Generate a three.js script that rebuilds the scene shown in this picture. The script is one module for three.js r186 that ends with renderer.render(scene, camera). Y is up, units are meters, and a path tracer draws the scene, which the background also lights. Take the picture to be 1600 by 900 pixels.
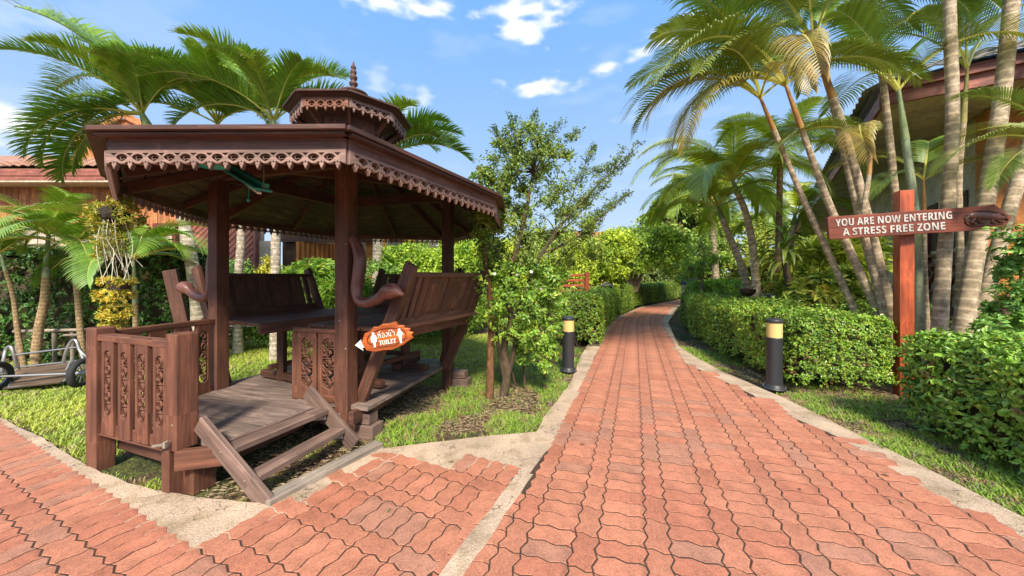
import * as THREE from 'three';
import { RoundedBoxGeometry } from 'three/addons/geometries/RoundedBoxGeometry.js';
import { mergeGeometries } from 'three/addons/utils/BufferGeometryUtils.js';
import { FontLoader } from 'three/addons/loaders/FontLoader.js';
import { TextGeometry } from 'three/addons/geometries/TextGeometry.js';

// ---------- camera, sky, sun, exposure ----------
const scene = new THREE.Scene();
const EYE = 1.35, F = 560, HZ = 432;               // eye height, focal length and horizon line of the 1600 x 900 photograph
const camera = new THREE.PerspectiveCamera(2 * Math.atan(450 / F) * 180 / Math.PI, 16 / 9, 0.05, 600);
camera.position.set(0, EYE, 0);
camera.lookAt(0, EYE, -10);
camera.setViewOffset(1600, 900, 0, 450 - HZ, 1600, 900);
const renderer = new THREE.WebGLRenderer({ antialias: true });
renderer.toneMapping = THREE.LinearToneMapping;
renderer.toneMappingExposure = 1.5;
renderer.shadowMap.enabled = true;
const SUN_DIR = new THREE.Vector3(0.04, 0.7, 0.7).normalize();
const sun = new THREE.DirectionalLight(new THREE.Color(1, 0.9, 0.74), 4.6);
sun.position.copy(SUN_DIR).multiplyScalar(60);
sun.castShadow = true;
sun.shadow.radius = 20;
sun.shadow.mapSize.set(4096, 4096);
Object.assign(sun.shadow.camera, { left: -30, right: 30, top: 30, bottom: -30, near: 1, far: 160 });
scene.add(sun); scene.add(sun.target);

// ---------- random numbers and noise ----------
function rng(seed) { let a = seed >>> 0; return () => { a = (a + 0x6D2B79F5) | 0; let t = Math.imul(a ^ (a >>> 15), 1 | a); t = (t + Math.imul(t ^ (t >>> 7), 61 | t)) ^ t; return ((t ^ (t >>> 14)) >>> 0) / 4294967296; }; }
function hash(x, y, s) { let h = Math.imul(x, 374761393) + Math.imul(y, 668265263) + Math.imul(s, 1274126177); h = Math.imul(h ^ (h >>> 13), 1274126177); return ((h ^ (h >>> 16)) >>> 0) / 4294967296; }
function vnoise(x, y, p, s) {                       // value noise that repeats every p cells
  const xi = Math.floor(x), yi = Math.floor(y), fx = x - xi, fy = y - yi, m = (n) => ((n % p) + p) % p;
  const u = fx * fx * (3 - 2 * fx), v = fy * fy * (3 - 2 * fy);
  const a = hash(m(xi), m(yi), s), b = hash(m(xi + 1), m(yi), s), c = hash(m(xi), m(yi + 1), s), d = hash(m(xi + 1), m(yi + 1), s);
  return a + (b - a) * u + (c - a) * v + (a - b - c + d) * u * v;
}
function fbm(x, y, p, s, o = 4) { let r = 0, k = 0.5; for (let i = 0; i < o; i++) { r += k * vnoise(x, y, p, s + i); x *= 2; y *= 2; p *= 2; k *= 0.5; } return r / (1 - Math.pow(0.5, o)); }
const clamp = (x, a = 0, b = 1) => Math.min(b, Math.max(a, x));
const sstep = (a, b, x) => { const t = clamp((x - a) / (b - a)); return t * t * (3 - 2 * t); };

// ---------- the sky: clear blue air with small white clouds ----------
{
  const w = 2048, h = 1024, d = new Float32Array(w * h * 4);
  const C = [[645, 8, 8.2, 2.6], [600, -8, 8, 2.6], [812, 48, 4.6, 2.4], [838, 12, 6, 2], [790, 22, 3.4, 1.4], [868, 6, 5, 1.6], [845, 136, 6.4, 1.7], [1040, 62, 6.2, 2.3], [1085, 40, 5, 2], [952, 105, 2.8, 1.1], [985, 93, 2.2, .8],
    [25, 15, 6, 3], [5, 190, 5, 3], [640, 160, 2, 3], [590, 130, 2.2, 3.2], [663, 148, 2, 2], [700, 205, 3, 1], [1000, 175, 7, 2]];
  const str = [1, 1, 1, .95, .8, .9, .95, .95, .9, .7, .5, .2, .8, .25, .28, .4, .15, .16];
  const clouds = C.map(([u, v, sw, sh], i) => ({ az: Math.atan2(u - 800, F), el: Math.atan2(HZ - v, Math.hypot(F, u - 800)), sw: sw * Math.PI / 180, sh: sh * Math.PI / 180, k: str[i] }));
  for (let j = 0; j < h; j++) {
    const el = ((j + 0.5) / h - 0.5) * Math.PI, y = Math.max(0, Math.sin(el));
    for (let i = 0; i < w; i++) {
      const th = ((i + 0.5) / w - 0.5) * 2 * Math.PI, az = Math.atan2(Math.cos(th), -Math.sin(th));   // azimuth right of -z
      const t = Math.pow(1 - y, 2.1);
      let r = 0.098 + 0.4 * t, g = 0.3 + 0.3 * t, b = 0.7 + 0.0 * t;
      let c = 0;
      if (el > 0) {
        const n1 = fbm(i / 16, j / 5, 4096, 11, 5), n2 = fbm(i / 50, j / 14, 4096, 31, 4);
        for (const q of clouds) {
          let da = az - q.az; if (da > Math.PI) da -= 2 * Math.PI; if (da < -Math.PI) da += 2 * Math.PI;
          const e = Math.hypot(da * Math.cos(q.el) / q.sw, (el - q.el) / q.sh);
          if (e < 1.5) c = Math.max(c, q.k * sstep(0.45, 0.05, e * 0.42 + (0.62 - n1) * 0.75));
        }
        const wide = sstep(0.5, 0.75, n2) * 0.7 * sstep(0.05, 0.25, y);
        if (Math.abs(az) > 1.15) c = Math.max(c, wide); else c = Math.max(c, wide * 0.12);
      }
      r += (0.88 - r) * c; g += (0.87 - g) * c; b += (0.87 - b) * c;
      const sd = Math.cos(el) * (Math.cos(th) * SUN_DIR.x + Math.sin(th) * SUN_DIR.z) + Math.sin(el) * SUN_DIR.y, au = 1.3 * Math.exp(-Math.acos(clamp(sd, -1, 1)) / 0.3);  // the hazy brightness round the sun
      r += au; g += au * 0.94; b += au * 0.84;
      const k = (j * w + i) * 4; d[k] = r; d[k + 1] = g; d[k + 2] = b; d[k + 3] = 1;
    }
  }
  const sky = new THREE.DataTexture(d, w, h, THREE.RGBAFormat, THREE.FloatType);
  sky.mapping = THREE.EquirectangularReflectionMapping;
  sky.magFilter = sky.minFilter = THREE.LinearFilter; sky.wrapS = THREE.RepeatWrapping; sky.needsUpdate = true;
  scene.background = sky; scene.environment = sky;
}

// ---------- points from the photograph: a ground point below a pixel, or a point on its ray at a depth ----------
const V = (x, y, z) => new THREE.Vector3(x, y, z);
const gp = (u, v, h = 0) => { const Z = F * (EYE - h) / (v - HZ); return V((u - 800) * Z / F, h, -Z); };
const at = (u, v, Z) => V((u - 800) * Z / F, EYE + (HZ - v) * Z / F, -Z);

// ---------- objects ----------
const used = new Map();
function numbered(n) { const k = used.get(n) ?? 0; used.set(n, k + 1); return k ? `${n}_${String(k).padStart(3, '0')}` : n; }
function tag(o, label, category, group, kind) {
  if (label) o.userData.label = label; if (category) o.userData.category = category; if (group) o.userData.group = group; if (kind) o.userData.kind = kind;
  return o;
}
function thing(name, pos, label, category, group, kind) {
  const o = new THREE.Group(); o.name = numbered(name); o.position.copy(pos); scene.add(o);
  return tag(o, label, category, group, kind);
}
function rootPos(p) { const v = V(0, 0, 0); while (p && p !== scene) { v.add(p.position); p = p.parent; } return v; }
function merge(list) {
  const gs = list.flat(Infinity).filter(Boolean);
  const col = gs.some((g) => g.attributes.color);
  const out = gs.map((g) => {
    const q = g.index ? g.toNonIndexed() : g.clone();
    for (const k of Object.keys(q.attributes)) if (!['position', 'normal', 'uv', 'color'].includes(k)) q.deleteAttribute(k);
    if (!q.attributes.normal) q.computeVertexNormals();
    if (!q.attributes.uv) q.setAttribute('uv', new THREE.BufferAttribute(new Float32Array(q.attributes.position.count * 2), 2));
    if (col && !q.attributes.color) q.setAttribute('color', new THREE.BufferAttribute(new Float32Array(q.attributes.position.count * 3).fill(1), 3));
    q.morphAttributes = {}; return q;
  });
  return out.length === 1 ? out[0] : mergeGeometries(out, false);
}
function shadows(m) { m.castShadow = m.receiveShadow = true; return m; }
// geometry given in world coordinates, stored relative to its thing
function part(name, geos, mat, parent = scene, top) {
  const g = merge([geos]);
  const m = shadows(new THREE.Mesh(g, mat));
  m.name = parent === scene || top ? numbered(name) : name;
  if (parent !== scene) { const p = rootPos(parent); g.translate(-p.x, -p.y, -p.z); }
  parent.add(m); return m;
}
// a mesh at a place of its own (shared geometry)
function piece(name, geo, mat, parent, matrix) {
  const m = shadows(new THREE.Mesh(geo, mat)); m.name = name;
  if (matrix) { matrix.decompose(m.position, m.quaternion, m.scale); }
  if (parent !== scene) m.position.sub(rootPos(parent));
  parent.add(m); return m;
}
function scatter(name, geo, mat, list, parent = scene, kind = 'stuff') {   // list of [matrix, color]
  const im = new THREE.InstancedMesh(geo, mat, list.length);
  const p = parent === scene ? V(0, 0, 0) : rootPos(parent), sh = new THREE.Matrix4().makeTranslation(-p.x, -p.y, -p.z), t = new THREE.Matrix4();
  list.forEach(([m, c], i) => { im.setMatrixAt(i, t.multiplyMatrices(sh, m)); if (c) im.setColorAt(i, c); });
  im.name = parent === scene ? numbered(name) : name; shadows(im); im.userData.kind = kind; parent.add(im); return im;
}

// ---------- geometry helpers ----------
let uvSeed = rng(5);
function uvMetres(g) {                              // uv in metres, u along the longest side
  g.computeBoundingBox(); const s = V(0, 0, 0); g.boundingBox.getSize(s); const S = s.toArray();
  const L = S.indexOf(Math.max(...S)), P = g.attributes.position.array, N = g.attributes.normal.array, n = P.length / 3, uv = new Float32Array(n * 2), ou = uvSeed(), ov = uvSeed();
  for (let i = 0; i < n; i++) {
    const a = [0, 1, 2].map((k) => Math.abs(N[i * 3 + k])), m = a.indexOf(Math.max(...a));
    const rest = [0, 1, 2].filter((k) => k !== m), u = rest.includes(L) ? L : rest[0], v = rest.find((k) => k !== u);
    uv[i * 2] = P[i * 3 + u] + ou; uv[i * 2 + 1] = P[i * 3 + v] + ov;
  }
  g.setAttribute('uv', new THREE.BufferAttribute(uv, 2)); return g;
}
function frame(a, b, up = V(0, 1, 0)) {             // z along a -> b
  const z = b.clone().sub(a).normalize(); let x = up.clone().cross(z);
  if (x.lengthSq() < 1e-6) x = V(1, 0, 0).cross(z); x.normalize();
  return new THREE.Matrix4().makeBasis(x, z.clone().cross(x), z);
}
function beam(a, b, w, h, { c = 0.006, up } = {}) { // a bar from a to b, w across, h along up
  const L = a.distanceTo(b), g = c ? new RoundedBoxGeometry(w, h, L, 1, Math.min(c, w / 2.2, h / 2.2)) : new THREE.BoxGeometry(w, h, L);
  uvMetres(g); g.applyMatrix4(frame(a, b, up)); const m = a.clone().add(b).multiplyScalar(0.5); return g.translate(m.x, m.y, m.z);
}
function box(center, w, h, d, { yaw = 0, c = 0.004 } = {}) {
  const g = c ? new RoundedBoxGeometry(w, h, d, 1, c) : new THREE.BoxGeometry(w, h, d); uvMetres(g); return g.rotateY(yaw).translate(center.x, center.y, center.z);
}
function tube(pts, r, { seg = 24, rad = 7, taper, closed = false, cap = false } = {}) {
  const curve = new THREE.CatmullRomCurve3(pts, closed, 'centripetal'), g = new THREE.TubeGeometry(curve, seg, 1, rad, closed);
  const p = g.attributes.position, q = V(0, 0, 0), c = V(0, 0, 0), L = curve.getLength();
  for (let i = 0; i <= seg; i++) {
    curve.getPointAt(i / seg, c); const R = typeof r === 'function' ? r(i / seg) : r * (taper ? 1 + (taper - 1) * i / seg : 1);
    for (let j = 0; j <= rad; j++) { const k = i * (rad + 1) + j; q.fromBufferAttribute(p, k).sub(c).multiplyScalar(R).add(c); p.setXYZ(k, q.x, q.y, q.z); g.attributes.uv.setXY(k, i / seg * L, j / rad * 0.4); }
  }
  g.computeVertexNormals(); return g;
}
function sheet(poly, y, thick = 0) {                // a flat sheet (or slab) over a plan polygon of [x, z] points
  const s = new THREE.Shape(poly.map(([x, z]) => new THREE.Vector2(x, -z)));
  const g = thick ? new THREE.ExtrudeGeometry(s, { depth: thick, bevelEnabled: false }) : new THREE.ShapeGeometry(s);
  g.rotateX(-Math.PI / 2).translate(0, thick ? y - thick : y, 0);
  const P = g.attributes.position, N = g.attributes.normal, uv = g.attributes.uv;
  for (let i = 0; i < P.count; i++) Math.abs(N.getY(i)) > 0.5 ? uv.setXY(i, P.getX(i), P.getZ(i)) : uv.setXY(i, P.getX(i) + P.getZ(i), P.getY(i));
  return g;
}
function inside(poly, x, z) { let r = false; for (let i = 0, j = poly.length - 1; i < poly.length; j = i++) { const [a, b] = poly[i], [c, d] = poly[j]; if ((b > z) !== (d > z) && x < (c - a) * (z - b) / (d - b) + a) r = !r; } return r; }
const mat4 = (pos, q, s) => new THREE.Matrix4().compose(pos, q, typeof s === 'number' ? V(s, s, s) : s);
const euler = (x, y, z) => new THREE.Quaternion().setFromEuler(new THREE.Euler(x, y, z, 'YXZ'));
function rgb(r, g, b) { return new THREE.Color().setRGB(r, g, b); }

// ---------- textures and materials ----------
function texture(n, fn, srgb = true) {
  const d = new Uint8Array(n * n * 4);
  for (let y = 0; y < n; y++) for (let x = 0; x < n; x++) { const c = fn(x / n, y / n, x, y), k = (y * n + x) * 4; d[k] = clamp(c[0]) * 255; d[k + 1] = clamp(c[1]) * 255; d[k + 2] = clamp(c[2]) * 255; d[k + 3] = 255; }
  const t = new THREE.DataTexture(d, n, n); t.wrapS = t.wrapT = THREE.RepeatWrapping; t.magFilter = THREE.LinearFilter; t.minFilter = THREE.LinearMipmapLinearFilter; t.generateMipmaps = true;
  if (srgb) t.colorSpace = THREE.SRGBColorSpace; t.needsUpdate = true; return t;
}
function rep(t, k) { const c = t.clone(); c.repeat.set(k, k); c.needsUpdate = true; return c; }
const T = {};
T.wood = texture(512, (u, v) => {                   // grain along u, one metre to a side
  const g = fbm(u * 6, v * 90, 6 * 90, 3, 3), g2 = fbm(u * 3, v * 22, 66, 9, 3), p = fbm(u * 6, v * 6, 6, 21, 4);
  const worn = sstep(0.62, 0.74, fbm(u * 24, v * 48, 24 * 48, 41, 3)) * sstep(0.5, 0.62, p);
  const k = 0.8 + 0.26 * (g - 0.5) + 0.4 * (g2 - 0.5) + 0.26 * (p - 0.5);
  return [k + 0.12 * worn, k * 0.97 + 0.12 * worn, k * 0.95 + 0.12 * worn];
});
T.woodBump = texture(512, (u, v) => { const k = 0.5 + 0.5 * (fbm(u * 6, v * 90, 540, 3, 3) - 0.5) + 0.5 * (fbm(u * 3, v * 22, 66, 9, 3) - 0.5); return [k, k, k]; }, false);
T.grain = texture(512, (u, v) => {                  // sand-like speckle with soft blotches, 0.5 m to a side
  const a = fbm(u * 128, v * 128, 128, 5, 2), b = fbm(u * 5, v * 5, 5, 15, 4), c = fbm(u * 40, v * 40, 40, 25, 2), s = hash(Math.floor(u * 512), Math.floor(v * 512), 7);
  const k = 0.9 + 0.3 * (a - 0.5) + 0.22 * (b - 0.5) + 0.14 * (c - 0.5) + (s > 0.985 ? 0.16 : s < 0.015 ? -0.25 : 0); return [k, k, k];
});
T.conc = texture(1024, (u, v) => {                  // weathered concrete: speckle, rain stains, hairline cracks, 1.6 m to a side
  const a = fbm(u * 256, v * 256, 256, 105, 2), b = fbm(u * 7, v * 7, 7, 115, 5), d = sstep(0.55, 0.72, fbm(u * 14, v * 14, 14, 125, 5)), cr = Math.abs(fbm(u * 5, v * 5, 5, 135, 5) - 0.5) < 0.0035 ? 1 : 0, s = hash(Math.floor(u * 512), Math.floor(v * 512), 27);
  const k = 0.89 + 0.24 * (a - 0.5) + 0.26 * (b - 0.5) - 0.08 * d - 0.26 * cr + (s > 0.985 ? 0.08 : s < 0.02 ? -0.2 : 0); return [k, k * (1 - 0.015 * d), k * (1 - 0.05 * d)];
});
T.blotch = texture(512, (u, v) => {                 // stained plaster and concrete, 2 m to a side
  const b = fbm(u * 6, v * 6, 6, 65, 5), c = fbm(u * 60, v * 60, 60, 75, 3), d = sstep(0.6, 0.75, fbm(u * 12, v * 12, 12, 85, 4));
  const k = 0.8 + 0.22 * (b - 0.5) + 0.2 * (c - 0.5) - 0.1 * d; return [k, k * (1 - 0.01 * d), k * (1 - 0.04 * d)];
});
T.bump = texture(256, (u, v) => { const k = fbm(u * 64, v * 64, 64, 95, 3); return [k, k, k]; }, false);
T.soil = texture(1024, (u, v) => {                  // brown earth with moss and dry litter, 3 m to a side
  const a = fbm(u * 90, v * 90, 90, 33, 3), b = fbm(u * 7, v * 7, 7, 43, 5), m = sstep(0.46, 0.62, fbm(u * 9, v * 9, 9, 53, 5)), s = hash(Math.floor(u * 341), Math.floor(v * 341), 17);
  const k = 0.55 + 0.5 * (a - 0.5) + 0.3 * (b - 0.5) + (s > 0.96 ? 0.18 : 0);
  return [k * (0.84 - 0.2 * m), k * (0.68 + 0.02 * m), k * (0.5 - 0.16 * m)];
});
const std = (color, o = {}) => new THREE.MeshStandardMaterial({ color: Array.isArray(color) ? rgb(...color) : color, roughness: 0.7, ...o });
const woodMat = (c, rough = 0.68) => std(c, { map: T.wood, bumpMap: T.woodBump, bumpScale: 0.003, roughness: rough });
const grain2 = rep(T.grain, 2), bump3 = rep(T.bump, 3), blotchHalf = rep(T.blotch, 0.5);
const M = {
  post: woodMat([0.2, 0.085, 0.052]), rail: woodMat([0.26, 0.108, 0.063]), roofwood: woodMat([0.15, 0.072, 0.053]), dark: woodMat([0.18, 0.08, 0.051]), lace: woodMat([0.46, 0.3, 0.25], 0.65), face: woodMat([0.27, 0.145, 0.115], 0.65),
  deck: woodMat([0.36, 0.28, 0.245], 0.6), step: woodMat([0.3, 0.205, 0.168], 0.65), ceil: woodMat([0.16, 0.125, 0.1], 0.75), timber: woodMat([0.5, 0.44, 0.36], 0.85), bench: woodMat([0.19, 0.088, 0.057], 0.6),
  naga: woodMat([0.28, 0.12, 0.09], 0.4), concrete: std([0.62, 0.46, 0.32], { map: rep(T.conc, 1 / 1.6), bumpMap: bump3, bumpScale: 0.004, roughness: 0.9 }),
  bed: std([0.075, 0.04, 0.024], { map: grain2, roughness: 1 }), soil: std([0.62, 0.58, 0.52], { map: rep(T.soil, 1 / 3), bumpMap: rep(T.bump, 1.5), bumpScale: 0.02, roughness: 1 }),
  steel: std([0.4, 0.4, 0.4], { metalness: 0.8, roughness: 0.45 }), rubber: std([0.025, 0.025, 0.027], { roughness: 0.8 }), black: std([0.03, 0.031, 0.035], { roughness: 0.45 }),
  white: std([0.82, 0.8, 0.76], { roughness: 0.6 }), teal: std([0.03, 0.4, 0.37], { roughness: 0.35 }),
};
// ---------- plan of the pavements, [x, depth] -> world z = -depth ----------
const PL = [[-0.68, 0.2], [-0.32, 1.615], [0.05, 2.42], [0.353, 3.04], [0.905, 4.7], [1.36, 6.1], [1.89, 7.56], [3.2, 11.1], [5.9, 16], [10.5, 21.5], [16, 26]];     // left edge of the path
const PR = [[2.55, 0.2], [2.63, 1.84], [2.7, 2.4], [2.8, 3.0], [2.72, 3.6], [2.8, 4.1], [2.78, 4.9], [2.74, 5.7], [3.05, 6.7], [4.43, 10.65], [7.5, 16.6], [12, 20.6], [17, 24.5]]; // right edge
const KR = [[2.8, 0.2], [2.88, 2.02], [2.95, 2.87], [3.03, 4.02], [3.0, 5.1], [3.06, 5.9], [3.25, 7.0], [4.58, 10.5], [7.66, 16.5], [12.1, 20.4], [17, 24.3]];           // outer edge of the right kerb
const KL = [[0.2, 3.05], [0.31, 3.44], [0.79, 4.7], [1.17, 6.1], [1.66, 7.56], [3.02, 11.1], [5.75, 16], [10.4, 21.6], [15.9, 26.2]];                                // outer edge of the left kerb
const COURT = [[-0.62, 0.2], [-0.28, 1.615], [0.08, 2.44], [0.06, 2.62], [-0.19, 2.67], [-0.51, 2.64], [-0.97, 2.78], [-1.375, 2.1], [-1.53, 1.93], [-1.62, 1.86], [-1.974, 1.974], [-2.675, 2.305], [-3.73, 2.82], [-4.5, 3.15], [-6.6, 3.95], [-9, 4.6], [-9, 0.2]];
const neg = (p) => p.map(([x, z]) => [x, -z]);
const PATH = [...PL, ...PR.slice().reverse()];

// ---------- ground ----------
{
  const n = 240, pos = [], uv = [], idx = [], f = (t) => Math.sinh(t * 6.2) / Math.sinh(6.2) * 300;
  for (let j = 0; j <= n; j++) for (let i = 0; i <= n; i++) {
    const x = f(i / n * 2 - 1) + 0, z = f(j / n * 2 - 1) - 4, b = Math.hypot(x, z + 4) < 25 ? 1 : 0;
    pos.push(x, -0.045 + b * (fbm(x * 1.3 + 100, z * 1.3 + 100, 4096, 3, 4) - 0.5) * 0.05, z); uv.push(x, z);
  }
  for (let j = 0; j < n; j++) for (let i = 0; i < n; i++) { const a = j * (n + 1) + i, b = a + 1, c = a + n + 1, d = c + 1; idx.push(a, c, b, b, c, d); }
  const g = new THREE.BufferGeometry(); g.setAttribute('position', new THREE.Float32BufferAttribute(pos, 3)); g.setAttribute('uv', new THREE.Float32BufferAttribute(uv, 2)); g.setIndex(idx); g.computeVertexNormals();
  const m = shadows(new THREE.Mesh(g, M.soil)); m.name = numbered('ground'); scene.add(m); tag(m, 'bare brown earth with patches of moss under the lawns and beds', 'ground', null, 'structure');
}
// ---------- pavers: wavy interlocking bricks ----------
const PLen = 0.232, PW = 0.116;
function paverGeo(seed, flip = 1) {
  const a = 0.0108, r = rng(seed), pts = [], nodes = [[0, 0], [0.25, 1], [0.75, -1], [1.25, 1], [1.75, -1]];
  for (const [t, s] of nodes) pts.push([-PLen / 2 + t * PW, -PW / 2 + s * a * (flip < 0 ? -1 : 0.8)]);
  for (const [t, s] of nodes.slice(0, 3)) pts.push([PLen / 2 + s * a, -PW / 2 + t * PW]);
  for (const [t, s] of [[2, 0], ...nodes.slice(1).reverse()]) pts.push([-PLen / 2 + t * PW, PW / 2 + s * a * (flip < 0 ? -1 : 0.8)]);
  for (const [t, s] of [[1, 0], ...nodes.slice(1, 3).reverse()]) pts.push([-PLen / 2 + s * a, -PW / 2 + t * PW]);
  const n = pts.length, pos = [], uv = [], idx = [], ou = r() * 3, ov = r() * 3, ring = (k, y) => pts.forEach(([x, z]) => { const l = Math.hypot(x, z * 1.6); pos.push(x * (1 - k / Math.abs(PLen / 2)) + (r() - 0.5) * 0.0012, y, z * (1 - k / (PW / 2)) + (r() - 0.5) * 0.0012); uv.push(x + ou, z + ov); });
  pos.push(0, 0, 0); uv.push(ou, ov); ring(0.0064, 0); ring(0.0043, -0.0018); ring(0.0042, -0.02);
  for (let i = 0; i < n; i++) { const j = (i + 1) % n; idx.push(0, 1 + j, 1 + i); idx.push(1 + i, 1 + j, 1 + n + i, 1 + j, 1 + n + j, 1 + n + i); }
  for (let i = 0; i < n; i++) { const j = (i + 1) % n; idx.push(1 + n + i, 1 + n + j, 1 + 2 * n + i); idx.push(1 + n + j, 1 + 2 * n + j, 1 + 2 * n + i); }
  let g = new THREE.BufferGeometry(); g.setAttribute('position', new THREE.Float32BufferAttribute(pos, 3)); g.setAttribute('uv', new THREE.Float32BufferAttribute(uv, 2)); g.setIndex(idx);
  g = g.toNonIndexed(); g.computeVertexNormals(); return g;
}
const paverGeos = [1, 2, 3, 4].map((k) => paverGeo(k)), paverTurned = [5, 6, 7, 8].map((k) => paverGeo(k, -1));
const paverTint = (r) => { const k = 0.93 + 0.13 * r(), w = r(); return w < 0.05 ? rgb(0.5 * k, 0.225 * k, 0.14 * k) : w < 0.16 ? rgb(0.53 * k, 0.192 * k, 0.108 * k) : rgb(0.58 * k, 0.226 * k, 0.128 * k); };
const paverBump = rep(T.bump, 6);
const paverMat = (c) => std(c, { map: grain2, bumpMap: paverBump, bumpScale: 0.002, roughness: 0.85 });
const pr = rng(77), paverMats = Array.from({ length: 14 }, () => { const m = paverMat(0xffffff); m.color.copy(paverTint(pr)); return m; }), paverInst = paverMat(0xffffff);
function pave(root, poly, at2, rows, cols, seed, near) {
  const r = rng(seed), list = [], period = PLen + PW;
  for (let k = rows[0]; k < rows[1]; k++) for (let c = cols[0]; c < cols[1]; c++) {
    const t0 = c * period;
    const put = (s, t, turn) => { const [x, z, h] = at2(s, t); if (inside(poly, x, z)) list.push([x, z, h + turn, !!turn]); };
    put((k + 0.5) * PW, t0 + PLen / 2, 0);
    if (k % 2 === 0) put((k + 1) * PW, t0 + PLen + PW / 2, Math.PI / 2);
  }
  list.sort((a, b) => Math.hypot(a[0], a[1]) - Math.hypot(b[0], b[1]));
  const rest = [[], []];
  const seenNear = list.filter(([x, z]) => near(x, z)).slice(0, 300), set = new Set(seenNear);
  for (const q of list) {
    const [x, z, h] = q, m = mat4(V(x, (r() - 0.5) * 0.003, -z), euler((r() - 0.5) * 0.016, -h + (r() - 0.5) * 0.014, (r() - 0.5) * 0.012), 1);
    if (set.has(q)) piece('paver', (q[3] ? paverTurned : paverGeos)[Math.floor(r() * 4)], paverMats[Math.floor(r() * paverMats.length)], root, m); else rest[+q[3]].push([m, paverTint(r)]);
  }
  scatter('pavers', paverGeos[0], paverInst, rest[0], root); scatter('pavers', paverTurned[0], paverInst, rest[1], root);
}
{ // the main path, bending to the right far off
  const root = thing('brick_path', V(0, 0, 0), 'long red brick path of wavy interlocking pavers curving away between hedges', 'path', null, 'structure');
  part('joint_sand', sheet(neg(PATH), -0.0025), M.bed, root);
  const tab = []; { let x = 0.98, z = 0.2; for (let i = 0; i <= 400; i++) { const s = i * 0.1, th = (19 + 19 * sstep(9, 18, s) + 8 * sstep(18, 30, s)) * Math.PI / 180; tab.push([x, z, th]); x += Math.sin(th) * 0.1; z += Math.cos(th) * 0.1; } }
  const at2 = (s, t) => { const k = clamp(s * 10, 0, 399), i = Math.floor(k), f = k - i, [x, z, h] = tab[i], [x2, z2, h2] = tab[Math.min(400, i + 1)], th = h + (h2 - h) * f; return [x + (x2 - x) * f + Math.cos(th) * t, z + (z2 - z) * f - Math.sin(th) * t, th]; };
  const sees = (x, z) => z > 1.45 && Math.abs(x / z) < 1.5;
  pave(root, PATH, at2, [0, 270], [-8, 9], 5, sees);
}
{ // the paved corner in front of the summerhouse, laid the other way
  const root = thing('brick_court', V(0, 0, 0), 'red brick paving laid aslant in front of the wooden steps and to the left', 'paving', null, 'structure');
  part('joint_sand', sheet(neg(COURT), -0.0027), M.bed, root);
  const h = -64 * Math.PI / 180, at2 = (s, t) => [-0.75 + Math.sin(h) * s + Math.cos(h) * t, 1.9 + Math.cos(h) * s - Math.sin(h) * t, h];
  pave(root, COURT, at2, [-40, 90], [-14, 8], 6, (x, z) => z > 1.45 && Math.abs(x / z) < 1.5);
}
// ---------- concrete edging ----------
const strip = (inner, outer) => [...inner, ...outer.slice().reverse()];
function wob(poly, amp, seed) { const r = rng(seed), out = []; for (let i = 0; i < poly.length; i++) { const a = poly[i], b = poly[(i + 1) % poly.length], n = Math.max(1, Math.min(24, Math.round(Math.hypot(b[0] - a[0], b[1] - a[1]) / 0.12))); for (let k = 0; k < n; k++) out.push([a[0] + (b[0] - a[0]) * k / n + (r() - 0.5) * amp, a[1] + (b[1] - a[1]) * k / n + (r() - 0.5) * amp]); } return out; }
const kerb = (poly, y, label, seed) => tag(part('concrete_kerb', sheet(neg(wob(poly, 0.014, seed)), y, 0.12), M.concrete), label, 'kerb', null, 'structure');
const shift = (p, d) => p.map(([x, z]) => [x + d, z]);
kerb(strip(shift(PR, -0.05), KR), -0.001, 'sandy concrete kerb along the right edge of the brick path', 3);
kerb(strip(shift(PL.slice(2), 0.05), [[0.02, 2.45], [0.06, 2.75], ...KL]), -0.0012, 'sandy concrete kerb along the left edge of the brick path', 4);
kerb([[-0.66, 0.3], [-0.335, 1.615], [0.03, 2.43], [0.14, 2.44], [-0.22, 1.615], [-0.5, 0.3]], 0.003, 'narrow concrete strip dividing the two brick pavings', 5);
kerb([[0.07, 2.5], [-0.19, 2.54], [-0.51, 2.5], [-0.9, 2.62], [-1.0, 2.82], [-0.52, 2.95], [-0.26, 3.03], [0.24, 3.12], [0.2, 2.78]], -0.0014, 'pale concrete apron between brick court and patchy grass', 6);
kerb([[-1.27, 2.04], [-0.85, 2.68], [-1.0, 2.83], [-1.06, 2.84], [-1.48, 2.15]], -0.0016, 'concrete curb in front of the bottom timber of the steps', 7);
kerb([[-1.3, 2.05], [-1.46, 1.83], [-1.6, 1.76], [-1.93, 1.88], [-2.62, 2.2], [-3.68, 2.72], [-4.46, 3.04], [-6.58, 3.84], [-9, 4.5], [-9, 4.85], [-6.6, 4.25], [-4.91, 3.44], [-3.82, 2.95], [-3.04, 2.56], [-2.5, 2.34], [-1.97, 2.2], [-1.48, 2.14]], -0.0018, 'wide concrete edge curving round the porch corner to the left', 8);

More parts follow.
